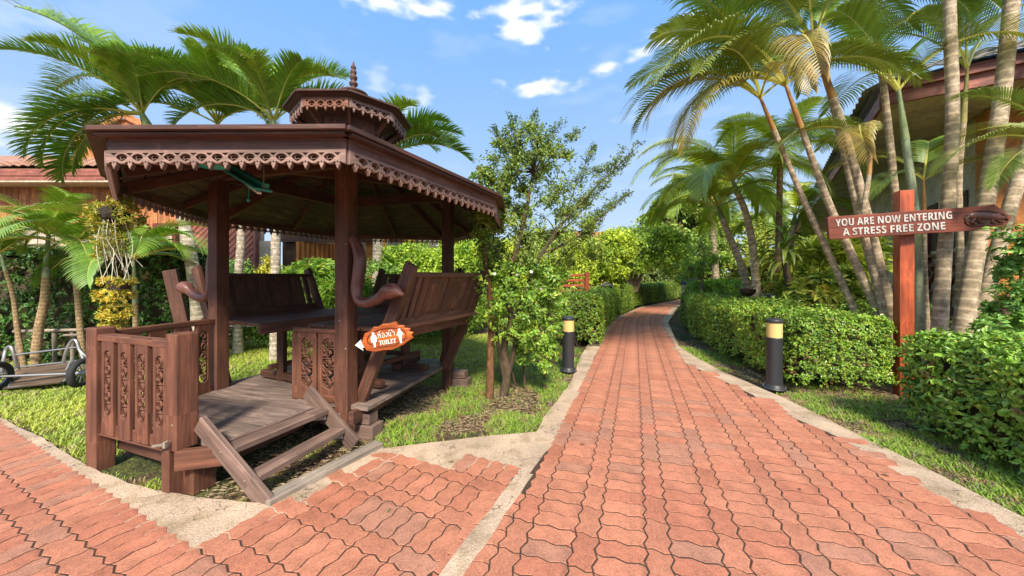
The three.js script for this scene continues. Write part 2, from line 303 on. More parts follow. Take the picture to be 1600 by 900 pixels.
// ---------- left bungalow ----------
const X = (u, Z) => (u - 800) * Z / F, Y = (v, Z) => EYE + (HZ - v) * Z / F;
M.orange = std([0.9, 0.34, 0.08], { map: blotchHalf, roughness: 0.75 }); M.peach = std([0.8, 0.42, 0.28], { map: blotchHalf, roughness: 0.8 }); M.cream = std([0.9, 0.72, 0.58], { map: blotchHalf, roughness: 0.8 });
M.soffit = std([0.92, 0.78, 0.56], { map: blotchHalf, roughness: 0.8 }); M.fascia = std([0.5, 0.18, 0.13], { map: T.wood, roughness: 0.55 }); M.redwood = std([0.28, 0.07, 0.045], { map: T.wood, roughness: 0.55 }); M.brownwall = std([0.2, 0.085, 0.065], { map: blotchHalf, roughness: 0.85 });
M.tile = std([0.62, 0.32, 0.2], { map: T.blotch, roughness: 0.8 }); M.greytile = std([0.5, 0.47, 0.43], { map: T.blotch, roughness: 0.85 }); M.rust = std([0.8, 0.32, 0.12], { map: T.wood, roughness: 0.7 }); M.boardDark = std([0.12, 0.055, 0.03], { map: T.wood, roughness: 0.6 });
M.pane = new THREE.MeshPhysicalMaterial({ color: 0x8a9a98, roughness: 0.05, metalness: 0, transmission: 0.6, ior: 1.5 });
function tileGeo(w, d) {                            // one wavy roof tile, x across, z down the slope
  const pos = [], idx = [], uv = [], n = 6;
  for (let j = 0; j < 2; j++) for (let i = 0; i <= n; i++) { const t = i / n; pos.push((t - 0.5) * w * 1.04, 0.035 * (0.5 - 0.5 * Math.cos(t * 2 * Math.PI)) + (j ? 0.022 : 0), (j - 0.5) * d * 1.12); uv.push(t * w, j * d); }
  for (let i = 0; i <= n; i++) { const t = i / n; pos.push((t - 0.5) * w * 1.04, 0.035 * (0.5 - 0.5 * Math.cos(t * 2 * Math.PI)) + 0.004, 0.5 * d * 1.12); uv.push(t * w, d); }
  for (let j = 0; j < 2; j++) for (let i = 0; i < n; i++) { const a = j * (n + 1) + i, c = a + n + 1; idx.push(a, c, a + 1, a + 1, c, c + 1); }
  const g = new THREE.BufferGeometry(); g.setAttribute('position', new THREE.Float32BufferAttribute(pos, 3)); g.setAttribute('uv', new THREE.Float32BufferAttribute(uv, 2)); g.setIndex(idx); return g.toNonIndexed();
}
// tiles over a slope: o = lower corner at the eave, ex along the eave, es up the slope (unit), nx x ns tiles; the nearest 'own' become parts
function tiles(parent, o, ex, es, nx, ns, w, d, mats, own, seed, keep) {
  const g = tileGeo(w, d); g.computeVertexNormals(); const up = es.clone().cross(ex); if (up.y < 0) up.negate();
  const x = ex.clone(), z = es.clone().negate(); if (x.clone().cross(up).dot(z) < 0) x.negate();
  const B = new THREE.Matrix4().makeBasis(x, up, z), r = rng(seed), rest = [];
  for (let j = 0; j < ns; j++) for (let i = 0; i < nx; i++) {
    const p = o.clone().addScaledVector(ex, (i + 0.5) * w).addScaledVector(es, (j + 0.5) * d).addScaledVector(up, 0.03); if (keep && !keep(p)) continue;
    const m = new THREE.Matrix4().makeTranslation(p.x, p.y, p.z).multiply(B).multiply(new THREE.Matrix4().makeRotationX((r() - 0.5) * 0.02));
    if (own(p, i, j)) piece('roof_tile', g, mats[Math.floor(r() * mats.length)], parent, m); else rest.push([m]);
  }
  if (rest.length) scatter('roof_tiles', g, mats[0], rest, parent);
}
const vary = (m, k) => { const c = m.clone(); c.color.multiplyScalar(k); return c; };
const tileMats = [M.tile, vary(M.tile, 0.85), vary(M.tile, 1.12), vary(M.tile, 0.95)], greyMats = [M.greytile, vary(M.greytile, 0.8), vary(M.greytile, 1.2)];
function lattice(x0, x1, y0, y1, z, s, w, th = 0.02) { // two crossed layers of slats inside a rectangle
  const out = [], clip = (k, sg) => { // line x - sg*y = k
    const pts = []; for (const y of [y0, y1]) { const x = k + sg * y; if (x >= x0 && x <= x1) pts.push(V(x, y, 0)); } for (const x of [x0, x1]) { const y = (x - k) / sg; if (y > y0 && y < y1) pts.push(V(x, y, 0)); } return pts; };
  for (const sg of [1, -1]) for (let k = -40; k < 40; k += s) { const p = clip(k, sg); if (p.length === 2 && p[0].distanceTo(p[1]) > 0.05) out.push(beam(p[0].setZ(z + (sg > 0 ? th : 0)), p[1].setZ(z + (sg > 0 ? th : 0)), th, w, { c: 0, up: V(0, 1, 0) })); }
  return out;
}
{
  const Z = 9.7, z = -Z, eaveZ = 9.15, eh = Y(262, eaveZ);
  const h = thing('bungalow', V(-8, 0, z), 'peach and orange bungalow with wavy clay tile roof behind the tall hedge', 'house');
  const wall = (u0, u1, y0, y1, m, name = 'wall', dz = 0) => part(name, box(V((X(u0, Z) + X(u1, Z)) / 2, (y0 + y1) / 2, z + dz), X(u1, Z) - X(u0, Z), y1 - y0, 0.12, { c: 0.004 }), m, h);
  wall(-200, 411, 0, 2.6, M.cream); wall(409, 660, 0, 2.7, M.soffit, 'back_wall', -1.75); wall(411, 436, 0, 2.3, M.cream, 'column', 0.1); wall(411, 445, 0, 1.55, M.brownwall, 'column_base', 0.14);
  for (let u = -200; u < 405; u += 18) part('wall_board', box(V(X(u + 9, Z), 3.25, z + 0.02), X(u + 17.2, Z) - X(u, Z), 1.28, 0.1, { c: 0.006 }), M.rust, h);
  for (let u = -190; u < 270; u += 26) wall(u, u + 24.6, 1.5, 2.57, u % 52 ? M.cream : vary(M.cream, 0.94), 'wall_panel', 0.08);
  for (const u of [208, 252]) part('window', [box(V(X(u, Z), 2.0, z + 0.16), 0.09, 1.5, 0.08), box(V(X(u + 30, Z), 2.0, z + 0.16), 0.09, 1.5, 0.08), box(V(X(u + 15, Z), 2.72, z + 0.16), 0.5, 0.09, 0.078), box(V(X(u + 15, Z), 1.28, z + 0.17), 0.62, 0.08, 0.12)], M.redwood, h);
  part('lattice_panel', [lattice(X(312, Z), X(409, Z), 0.4, 2.75, z + 0.22, 0.155, 0.085)], M.fascia, h); wall(309, 313, 0.3, 2.8, M.fascia, 'lattice_frame', 0.23); wall(407, 411, 0.3, 2.8, M.fascia, 'lattice_frame', 0.23);
  wall(436, 470, 0, 2.6, M.boardDark, 'wooden_wall', -0.2);
  for (let k = 0; k < 12; k++) wall(468 + k * 5, 472.6 + k * 5, 0.6, 2.28, M.orange, 'wall_board', k < 8 ? 0.1 - k * 0.08 : -0.5 + (k - 8) * 0.03);
  wall(440, 640, 2.28, 2.6, M.boardDark, 'lintel', 0); wall(470, 640, 0, 0.9, M.brownwall, 'low_wall', -0.1);
  wall(553, 562, 0, 2.6, M.cream, 'column', 0.1); wall(566, 587, 0.5, 2.4, M.orange, 'wall', -0.3); wall(596, 607, 0, 2.6, M.orange, 'column', 0.12); wall(607, 609, 0, 2.6, M.cream, 'column', 0.12);
  part('lattice_panel', [lattice(X(609, Z), X(640, Z), 0.8, 1.95, z + 0.1, 0.13, 0.05)], M.redwood, h); wall(480, 640, 0, 2.6, M.soffit, 'back_wall', -1.6); wall(641, 650, 0, 2.6, M.orange, 'column', 0.12);
  const x0 = X(-260, eaveZ), x1 = X(600, eaveZ);
  part('soffit', box(V((x0 + x1) / 2, eh - 0.36, -(eaveZ + 0.6)), x1 - x0, 0.04, 1.3, { c: 0 }), M.soffit, h);
  part('fascia', [beam(V(x0, eh - 0.13, -eaveZ), V(x1, eh - 0.13, -eaveZ), 0.05, 0.16), beam(V(x0, eh - 0.26, -eaveZ - 0.02), V(x1, eh - 0.26, -eaveZ - 0.02), 0.05, 0.11)], M.fascia, h);
  const es = V(0, Math.sin(0.42), -Math.cos(0.42));
  const roof = part('roof', [beam(V((x0 + x1) / 2, eh - 0.05, -eaveZ), V((x0 + x1) / 2, eh - 0.05, -eaveZ).addScaledVector(es, 3.4), x1 - x0, 0.04, { c: 0 })], M.tile, h);
  tiles(h, V(X(-40, eaveZ), eh, -eaveZ), V(1, 0, 0), es, 22, 9, 0.235, 0.3, tileMats, () => true, 4);
  // the gable that rises behind
  const gz = -10.6, a = at(110, 222, 10.6), b = at(192, 178, 10.6), c = at(290, 232, 10.6);
  for (const [p, q] of [[a, b], [b, c]]) part('barge_board', beam(p, q, 0.05, 0.2), M.rust, roof);
  part('gable', [beam(a.clone().lerp(b, 0.5).add(V(0, 0, -1)), a.clone().lerp(b, 0.5).add(V(0.01, 0, -3)), a.distanceTo(b), 0.06, { up: V(-(b.y - a.y), b.x - a.x, 0).normalize(), c: 0 }), beam(b.clone().lerp(c, 0.5).add(V(0, 0, -1)), b.clone().lerp(c, 0.5).add(V(0.01, 0, -3)), b.distanceTo(c), 0.06, { up: V(-(c.y - b.y), c.x - b.x, 0).normalize(), c: 0 })], M.tile, roof);
  for (let k = 0; k < 9; k++) { const t = (k + 0.5) / 9, x = a.x + (c.x - a.x) * t, top = x < b.x ? a.y + (b.y - a.y) * (x - a.x) / (b.x - a.x) : b.y + (c.y - b.y) * (x - b.x) / (c.x - b.x); part('gable_board', box(V(x, (top + 4.2) / 2, gz - 0.1), (c.x - a.x) / 9.15, Math.max(0.1, top - 4.2), 0.04, { c: 0 }), M.rust, roof); }
}
// ---------- right bungalow ----------
{
  const H = 2.85 + EYE, C = V(5.86, H, -5.66), d1 = V(0.58, 0, -0.815).normalize(), d2 = V(0.815, 0, 0.58).normalize();
  const h = thing('bungalow', V(8, 0, -7), 'bungalow with beige soffit, grey tile roof and orange column behind the palm clump', 'house');
  const P = (a, b, y) => V(C.x, y, C.z).addScaledVector(d1, a).addScaledVector(d2, b);
  const e1 = P(22, 0, H), e2 = P(0, 7, H);
  const q = (pts, m, name) => { const g = new THREE.BufferGeometry(), p = []; for (let i = 1; i < pts.length - 1; i++) for (const v of [pts[0], pts[i], pts[i + 1]]) p.push(...v.toArray()); g.setAttribute('position', new THREE.Float32BufferAttribute(p, 3)); const uv = []; for (let i = 0; i < p.length; i += 3) uv.push(p[i], p[i + 2]); g.setAttribute('uv', new THREE.Float32BufferAttribute(uv, 2)); g.computeVertexNormals(); return part(name, g, m, h); };
  // a sloping soffit under the eaves, meeting the walls lower than the fascia
  for (let k = 0; k < 14; k++) { const a0 = k * 1.57; part('soffit_board', beam(P(a0 + 0.78, 0.02, H - 0.14), P(a0 + 0.78, 1.5, H - 0.1), 1.56, 0.03, { c: 0 }), vary(M.soffit, k % 2 ? 0.95 : 1), h); }
  for (let k = 0; k < 5; k++) part('soffit_board', beam(P(1.52, 1.5 + k * 1.1 + 0.55, H - 0.12).add(d1.clone().multiplyScalar(-1.5)), P(1.52, 1.5 + k * 1.1 + 0.55, H - 0.1), 1.09, 0.03, { c: 0 }), vary(M.soffit, k % 2 ? 1 : 0.95), h);
  part('fascia', [beam(P(-0.05, 0, H - 0.05), P(22, 0, H - 0.05), 0.05, 0.22), beam(P(0, -0.05, H - 0.05), P(0, 7, H - 0.05), 0.05, 0.22), beam(P(-0.06, 0.02, H + 0.1), P(-0.06, 7, H + 0.1), 0.05, 0.14)], M.fascia, h);
  const s1 = d2.clone().multiplyScalar(0.9).add(V(0, 0.43, 0)).normalize(), s2 = d1.clone().multiplyScalar(0.9).add(V(0, 0.43, 0)).normalize();
  const hip = (p) => { const r = p.clone().sub(C); return [r.dot(d1), r.dot(d2)]; };
  const roof = q([P(-0.1, -0.1, H + 0.14), P(22, -0.1, H + 0.14), P(18, 4, H + 2), P(4, 4, H + 2)], M.greytile, 'roof'); q([P(-0.1, -0.1, H + 0.14), P(4, 4, H + 2), P(4, 7, H + 2), P(-0.1, 7, H + 0.14)], M.greytile, 'roof');
  tiles(h, P(-0.15, -0.15, H + 0.16), d1, s1, 84, 2, 0.26, 0.36, greyMats, (p, i) => i < 60, 9, (p) => { const [a, b] = hip(p); return b < a; });
  tiles(h, P(-0.15, -0.15, H + 0.16), d2, s2, 26, 4, 0.26, 0.36, greyMats, () => true, 10, (p) => { const [a, b] = hip(p); return a < b; });
  const wl = (a0, b0, a1, b1, y0, y1, m, name, t = 0.14) => part(name, beam(P(a0, b0, (y0 + y1) / 2), P(a1, b1, (y0 + y1) / 2), t, y1 - y0), m, h);
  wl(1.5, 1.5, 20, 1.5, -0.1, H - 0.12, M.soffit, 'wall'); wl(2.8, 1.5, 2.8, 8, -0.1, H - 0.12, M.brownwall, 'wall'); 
  wl(1.42, 1.42, 1.42, 1.82, 1.05, H - 0.13, M.orange, 'column', 0.4); wl(1.4, 2.15, 1.4, 2.6, 1.05, H - 0.13, M.peach, 'column', 0.3);
  wl(1.4, 1.3, 1.4, 7, -0.1, 1.05, M.brownwall, 'low_wall', 0.42); wl(1.55, 1.4, 6, 1.4, -0.1, 0.75, M.brownwall, 'low_wall', 0.16);
  for (const y of [1.0, 1.28, 1.55, 1.75]) wl(1.5, 1.36, 6, 1.36, y, y + 0.07, M.redwood, 'rail', 0.06);
  for (let k = 0; k < 4; k++) { part('cross_brace', beam(P(1.5 + k * 1.1, 1.35, 1.0), P(2.6 + k * 1.1, 1.35, 1.75), 0.05, 0.06), M.redwood, h); part('cross_brace', beam(P(1.5 + k * 1.1, 1.33, 1.75), P(2.6 + k * 1.1, 1.33, 1.0), 0.05, 0.06), M.redwood, h); wl(1.5 + k * 1.1, 1.36, 1.6 + k * 1.1, 1.36, 0, 2.4, M.redwood, 'post', 0.1); }
  for (let k = 0; k < 3; k++) wl(1.9 + k * 1.4, 1.44, 3.0 + k * 1.4, 1.44, 1.9, 2.9, M.boardDark, 'window', 0.06);
}
// ---------- far house at the end of the path ----------
{
  const Z = 30, z = -Z, h = thing('bungalow', V(X(932, Z), 0, z), 'orange house with red tiled roof far off above the shrubs', 'house');
  const cx = X(932, Z);
  part('wall', box(V(cx, 2.0, z - 1), 2.6, 4.2, 2, {}), M.peach, h);
  for (const d of [-1.2, 0.1, 1.25]) part('column', box(V(cx + d, 3.4, z + 0.6), 0.22, 1.7, 0.22), M.orange, h);
  part('balcony', box(V(cx, 2.6, z + 0.5), 3, 0.45, 0.5), M.peach, h);
  for (const d of [-0.55, 0.7]) part('window', box(V(cx + d, 3.5, z + 0.03), 0.6, 1.1, 0.1), M.boardDark, h);
  const rf = part('roof', [beam(V(cx, 4.3, z + 1.3), V(cx, 5.2, z - 1.2), 3.3, 0.1, { c: 0 }), beam(V(cx, 4.28, z - 3.6), V(cx, 5.19, z - 1.3), 3.3, 0.1, { c: 0 })], vary(M.rust, 0.8), h);
  part('fascia', box(V(cx, 4.24, z + 1.32), 3.3, 0.2, 0.06), M.fascia, rf);
}
// ---------- the octagonal wooden summerhouse with porch, steps and benches ----------
const FRp = V(-1.41, 0, -3.05), FLp = V(-2.84, 0, -3.47), BRp = V(-0.79, 0, -4.42), BLp = V(-2.22, 0, -4.84), GC = V(-1.78, 0, -3.95);
const house = thing('summerhouse', GC, 'dark brown carved wooden summerhouse with octagonal two-tier roof, porch and benches', 'gazebo');
const DK = 0.27, hE = 0.6;                          // deck height; eave (lace tips) above the eye
{
  const g = house, lerp = (a, b, t) => a.clone().lerp(b, t), y = (v, h) => V(v.x, h, v.z);
  const un = [[-3.61, 3.22], [-1.47, 3.2], [-0.286, 5.71], [-0.21, 8.0], [-2.02, 10.77], [-4.73, 10.18], [-5.9, 7.18], [-5.05, 4.59]];
  const lacePoly = un.map(([a, b]) => V(a * hE, EYE + hE, -b * hE)), cen = V(0, 0, 0); lacePoly.forEach((p) => cen.addScaledVector(p, 1 / 8));
  const ring = (k, h) => lacePoly.map((p) => V(cen.x + (p.x - cen.x) * k, h, cen.z + (p.z - cen.z) * k));
  const outer = ring(1.038, EYE + 0.75), mid = ring(0.985, EYE + 0.72), top = ring(0.19, EYE + 1.36);
  // posts
  const postYaw = Math.atan2(0.42, 1.43);
  for (const [p, w] of [[FRp, 0.128], [FLp, 0.118], [BRp, 0.115], [BLp, 0.12]]) {
    const q = part('post', box(V(p.x, 1.2, p.z), w, 2.44, w, { yaw: -postYaw + 0.0, c: 0.007 }), p === BRp || p === BLp ? M.dark : M.post, g);
    part('footing', [box(V(p.x + 0.12, 0.03, p.z - 0.06), 0.3, 0.12, 0.16, { yaw: -postYaw, c: 0.008 }), box(V(p.x + 0.1, 0.14, p.z - 0.06), 0.26, 0.09, 0.12, { yaw: -postYaw, c: 0.008 })], M.step, q);
  }
  // ring beams, tie beams, king post
  const bh = EYE + 0.99;
  for (const [a, b] of [[FRp, FLp], [FRp, BRp], [BRp, BLp], [BLp, FLp]]) { const e = b.clone().sub(a).normalize().multiplyScalar(0.14); part('tie_beam', beam(y(a, bh).sub(e), y(b, bh).add(e), 0.055, 0.13), M.dark, g); }
  part('cross_beam', [beam(y(FRp, bh + 0.11), y(BLp, bh + 0.11), 0.06, 0.09), beam(y(FLp, bh + 0.118), y(BRp, bh + 0.118), 0.06, 0.09)], M.dark, g);
  for (const t of [0.32, 0.68]) part('strut', beam(y(lerp(FLp, BRp, t), bh + 0.1), y(lerp(FLp, BRp, t), EYE + 1.25), 0.05, 0.05), M.dark, g);
  // roof: sheathing boards parallel to the eaves, hip rafters, covering, fascia and lace
  const roof = part('roof', [0, 1, 2, 3, 4, 5, 6, 7].map((i) => {
    const j = (i + 1) % 8, pos = [outer[i], outer[j], top[j], outer[i], top[j], top[i]].map((p) => [p.x, p.y + 0.035, p.z]).flat(), q = new THREE.BufferGeometry();
    q.setAttribute('position', new THREE.Float32BufferAttribute(pos, 3)); q.setAttribute('uv', new THREE.Float32BufferAttribute([0, 0, 1.5, 0, 0.8, 1.5, 0, 0, 0.8, 1.5, 0.3, 1.5], 2)); q.computeVertexNormals(); return q;
  }), M.roofwood, g, false); roof.name = 'roof';
  for (let i = 0; i < 8; i++) {
    const j = (i + 1) % 8, n = 11, a0 = mid[i], b0 = mid[j], a1 = top[i], b1 = top[j];
    for (let k = 0; k < n; k++) {
      const t0 = k / n, t1 = (k + 0.93) / n, A = lerp(a0, a1, t0), B = lerp(b0, b1, t0), C = lerp(b0, b1, t1), D = lerp(a0, a1, t1), q = new THREE.BufferGeometry(), th = V(0, 0.018, 0);
      const c = [A, B, C, D], d = c.map((p) => p.clone().add(th)), tri = (a, b, e) => [a, b, e].map((p) => p.toArray()).flat(), pos = [];
      pos.push(...tri(c[0], c[2], c[1]), ...tri(c[0], c[3], c[2]));
      for (let m = 0; m < 4; m++) { const o = (m + 1) % 4; pos.push(...tri(c[m], c[o], d[o]), ...tri(c[m], d[o], d[m])); }
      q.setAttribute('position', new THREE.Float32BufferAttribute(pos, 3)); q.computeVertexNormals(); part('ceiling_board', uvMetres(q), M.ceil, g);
    }
    part('hip_rafter', beam(lerp(mid[i], top[i], 0.02).add(V(0, -0.05, 0)), lerp(mid[i], top[i], 0.98).add(V(0, -0.05, 0)), 0.05, 0.085), M.dark, g);
    const ma = lerp(mid[i], mid[j], 0.5), mb = lerp(top[i], top[j], 0.5); part('rafter', beam(lerp(ma, mb, 0.02).add(V(0, -0.04, 0)), lerp(ma, mb, 0.95).add(V(0, -0.04, 0)), 0.04, 0.06), M.dark, g);
    part('roof_edge', beam(outer[i].clone().add(V(0, 0.015, 0)), outer[j].clone().add(V(0, 0.015, 0)), 0.04, 0.026, { c: 0.004 }), M.roofwood, g);
    const e0 = ring(1.0, EYE + 0.7)[i], e1 = ring(1.0, EYE + 0.7)[j], dir = e1.clone().sub(e0).normalize();
    part('fascia', beam(e0, e1, 0.025, 0.1, { c: 0.003 }), M.face, g);
    part('soffit', beam(lerp(e0, outer[i], 0.5).setY(EYE + 0.742), lerp(e1, outer[j], 0.5).setY(EYE + 0.742), e0.distanceTo(outer[i].clone().setY(e0.y)) * 0.92, 0.012, { c: 0 }), M.roofwood, g);
    part('lace_board', laceStrip(e0, e1, EYE + 0.66, Math.round(e0.distanceTo(e1) / 0.088), 0.073, 0.018), M.lace, g);
  }
  // cupola
  const cc = V(-1.79, 0, -3.98), oct = (r, h) => Array.from({ length: 8 }, (_, i) => { const t = (-112.5 + 45 * i) * Math.PI / 180; return V(cc.x + Math.cos(t) * r, h, cc.z - Math.sin(t) * r); });
  const Hc = EYE + 1.74, cup = part('cupola', oct(0.35, EYE + 1.3).map((p, i, s) => { const q = s[(i + 1) % 8]; return beam(lerp(p, q, 0.5).setY(EYE + 1.2), lerp(p, q, 0.5).setY(Hc + 0.05), p.distanceTo(q) - 0.004, 0.03, { c: 0.004, up: lerp(p, q, 0.5).sub(V(cc.x, p.y, cc.z)).setY(0).normalize() }); }), M.dark, g);
  for (let i = 0; i < 8; i++) {
    const j = (i + 1) % 8, o = oct(0.63, Hc + 0.02), t = oct(0.1, Hc + 0.24), e = oct(0.57, Hc - 0.03), f = oct(0.36, Hc - 0.1);
    const q = new THREE.BufferGeometry(); q.setAttribute('position', new THREE.Float32BufferAttribute([o[i], o[j], t[j], o[i], t[j], t[i]].map((p) => p.toArray()).flat(), 3)); q.setAttribute('uv', new THREE.Float32BufferAttribute([0, 0, 0.5, 0, 0.3, 0.6, 0, 0, 0.3, 0.6, 0.2, 0.6], 2)); q.computeVertexNormals();
    part('roof_panel', [q, beam(o[i], o[j], 0.05, 0.02, { c: 0.004 })], M.roofwood, cup);
    const s = new THREE.BufferGeometry(); s.setAttribute('position', new THREE.Float32BufferAttribute([o[i], f[j], o[j], o[i], f[i], f[j]].map((p) => [p.x, p.y - 0.012, p.z]).flat(), 3)); s.setAttribute('uv', new THREE.Float32BufferAttribute(new Float32Array(12), 2)); s.computeVertexNormals(); part('soffit', s, M.dark, cup);
    part('fascia', beam(e[i].clone().setY(Hc - 0.02), e[j].clone().setY(Hc - 0.02), 0.02, 0.06, { c: 0.003 }), M.rail, cup);
    part('lace_board', laceStrip(e[i], e[j], Hc - 0.045, 5, 0.085, 0.015), i === 0 ? vary(M.rail, 1.5) : M.lace, cup);
    part('bracket', beam(oct(0.37, Hc - 0.22)[i], oct(0.55, Hc - 0.05)[i], 0.03, 0.035), M.rail, cup);
    const pn = oct(0.372, 0), mm = lerp(pn[i], pn[j], 0.5), yw = Math.atan2(mm.x - cc.x, mm.z - cc.z), lf = new THREE.Shape(); lf.moveTo(0, -0.11); lf.quadraticCurveTo(0.075, -0.02, 0.03, 0.05); lf.quadraticCurveTo(0.012, 0.07, 0, 0.12); lf.quadraticCurveTo(-0.012, 0.07, -0.03, 0.05); lf.quadraticCurveTo(-0.075, -0.02, 0, -0.11);
    part('carved_leaf', new THREE.ExtrudeGeometry(lf, { depth: 0.004, bevelEnabled: true, bevelSize: 0.004, bevelThickness: 0.004, bevelSegments: 1, curveSegments: 5 }).rotateY(yw).translate(cc.x + Math.sin(yw) * 0.347, Hc - 0.26, cc.z + Math.cos(yw) * 0.347), M.rail, cup);
  }
  const prof = [[0.0, 0], [0.17, 0], [0.175, 0.02], [0.12, 0.04], [0.1, 0.055], [0.15, 0.06], [0.168, 0.085], [0.16, 0.1], [0.1, 0.13], [0.05, 0.15], [0.032, 0.17], [0.028, 0.19], [0.046, 0.21], [0.048, 0.235], [0.03, 0.255], [0.027, 0.27], [0.04, 0.285], [0.043, 0.315], [0.028, 0.33], [0.024, 0.345], [0.034, 0.36], [0.035, 0.385], [0.022, 0.395], [0.02, 0.41], [0.029, 0.422], [0.028, 0.442], [0.016, 0.452], [0.014, 0.47], [0.001, 0.515]];
  part('finial', new THREE.LatheGeometry(prof.map(([r, h]) => new THREE.Vector2(r * 0.95, h * 0.88)), 24).translate(cc.x + 0.03, Hc + 0.2, cc.z), M.roofwood, g);
  part('finial_base', new THREE.CylinderGeometry(0.19, 0.24, 0.06, 8, 1).rotateY(Math.PI / 8).translate(cc.x, Hc + 0.19, cc.z), vary(M.rail, 1.5), g);

  // deck boards run along the entry beam direction
  const u = FRp.clone().sub(FLp).normalize(), w = V(-u.z, 0, u.x).negate();       // u to the right-front, w away from the viewer
  if (w.z > 0) w.negate();
  const Q = (a, b, h) => V(FLp.x, h, FLp.z).addScaledVector(u, a).addScaledVector(w, b);
  for (let k = 0; k < 14; k++) part('deck_board', beam(Q(-0.12, k * 0.122 - 0.02 + 0.06, DK - 0.02), Q(1.72 - k * 0.003, k * 0.122 - 0.02 + 0.06, DK - 0.02 + (k % 3) * 0.0012), 0.119, 0.036, { c: 0.003 }), k % 2 ? M.deck : vary(M.deck, 0.9), g);
  const P1 = V(-2.98, 0, -2.6), P2 = V(-2.12, 0, -2.305), lipB = V(-1.62, 0, -3.06), lipA = V(-1.9, 0, -2.33);
  for (let k = 0; k < 8; k++) { // porch boards, from the front railing back to the posts
    const t = (k + 0.5) / 8, a = lerp(P1, y(Q(-0.1, 0, 0), 0), t), b = lerp(lipA, lipB, t), wd = lipA.distanceTo(lipB) / 8; part('deck_board', beam(y(a, DK - 0.02), y(b, DK - 0.02 + (k % 2) * 0.0015), wd * 1.0, 0.036, { c: 0.003 }), k % 2 ? M.deck : vary(M.deck, 0.92), g);
  }
  part('deck_lip', beam(y(lipA, DK - 0.035), y(lipB, DK - 0.035), 0.03, 0.06), M.step, g);
  part('joist', [beam(y(P1, 0.14).add(V(0.06, 0, -0.08)), y(P2, 0.14).add(V(-0.02, 0, -0.08)), 0.05, 0.13), beam(y(lipA, 0.13), y(lipB, 0.13).add(V(-0.05, 0, 0)), 0.05, 0.13).translate(-0.12, 0, 0), beam(y(FLp, 0.15), y(FRp, 0.15), 0.06, 0.14), beam(Q(1.62, -0.1, 0.19), Q(1.5, 1.5, 0.19), 0.05, 0.11), beam(Q(0, 1.5, 0.16), Q(1.5, 1.5, 0.16), 0.05, 0.13), beam(Q(0.8, 0, 0.15), Q(0.8, 1.5, 0.15), 0.05, 0.12)], M.dark, g);
  // porch posts and railings with pierced boards
  const pyaw = Math.atan2(P2.z - P1.z, P2.x - P1.x);
  const rp1 = part('porch_post', [box(V(P1.x, 0.47, P1.z), 0.125, 1.03, 0.115, { yaw: -pyaw, c: 0.012 })], M.rail, g);
  part('porch_post', [box(V(P2.x, 0.62, P2.z), 0.105, 0.74, 0.13, { yaw: -pyaw, c: 0.012 }), box(V(P2.x - 0.04, 0.1, P2.z + 0.02), 0.075, 0.32, 0.09, { yaw: -pyaw, c: 0.008 }), box(V(P2.x + 0.05, 0.05, P2.z - 0.06), 0.14, 0.2, 0.14, { yaw: -pyaw, c: 0.008 })], M.rail, g);
  part('beam_end', beam(y(P2, 0.2).add(V(0.02, 0, 0.06)), y(P2, 0.2).add(V(0.32, 0, -0.02)), 0.06, 0.12), M.rail, g);
  part('rusty_bolt', [box(V(P2.x - 0.05, 0.31, P2.z + 0.1), 0.07, 0.016, 0.016, { yaw: 0.4 }), box(V(P2.x - 0.01, 0.315, P2.z + 0.1), 0.018, 0.04, 0.03)], M.timber, g);
  const carve = carving(0.1, 0.45);
  function railing(a, b, n, hTop, hBot, mat) {
    const d = b.clone().sub(a).normalize(), nrm = V(-d.z, 0, d.x), yaw = Math.atan2(-d.z, d.x), L = a.distanceTo(b);
    part('top_rail', beam(y(a, hTop - 0.02), y(b, hTop - 0.025), 0.085, 0.045, { c: 0.007 }), mat, g); part('bottom_rail', [beam(y(a, hBot - 0.03), y(b, hBot - 0.035), 0.05, 0.075), beam(y(a, hBot - 0.072), y(b, hBot - 0.077), 0.075, 0.012)], mat, g);
    for (let k = 0; k < n; k++) {
      const c = lerp(a, b, (k + 0.62) / (n + 0.2)), pw = Math.min(0.14, L / n * 0.64), ph = hTop - hBot + 0.06, s = new THREE.Shape(), o = 0.048;
      s.moveTo(-pw / 2, -ph / 2); s.lineTo(pw / 2, -ph / 2); s.lineTo(pw / 2, ph / 2); s.lineTo(-pw / 2, ph / 2); s.closePath();
      const hp = new THREE.Path(), hw = pw * 0.34, y0 = -ph / 2 + 0.13, y1 = ph / 2 - 0.1; hp.moveTo(-hw, y0 + hw); hp.absarc(0, y0 + hw, hw, Math.PI, 2 * Math.PI, false); hp.lineTo(hw, y1 - hw); hp.absarc(0, y1 - hw, hw, 0, Math.PI, false); hp.closePath(); s.holes.push(hp);
      const gg = new THREE.ExtrudeGeometry(s, { depth: 0.022, bevelEnabled: true, bevelSize: 0.003, bevelThickness: 0.003, bevelSegments: 1, curveSegments: 6 }); uvMetres(gg);
      const m = new THREE.Matrix4().makeRotationY(yaw).setPosition(c.x + nrm.x * 0.015, (hTop + hBot) / 2 - 0.03, c.z + nrm.z * 0.015);
      const board = part('carved_board', gg.applyMatrix4(m), mat, g), cv = carve.clone().scale(hw * 2 / 0.1, (y1 - y0) / 0.45, 1).translate(0, (y0 + y1) / 2, 0.012).applyMatrix4(m); part('carving', cv, vary(mat, 1.12), board);
    }
  }
  railing(P1.clone().add(V(0.05, 0, 0.02)), P2.clone().add(V(-0.05, 0, -0.02)), 4, 0.935, 0.3, M.rail);
  railing(P1.clone().add(V(0, 0, -0.05)), FLp.clone().add(V(-0.02, 0, 0.06)), 4, 0.95, 0.3, M.rail);
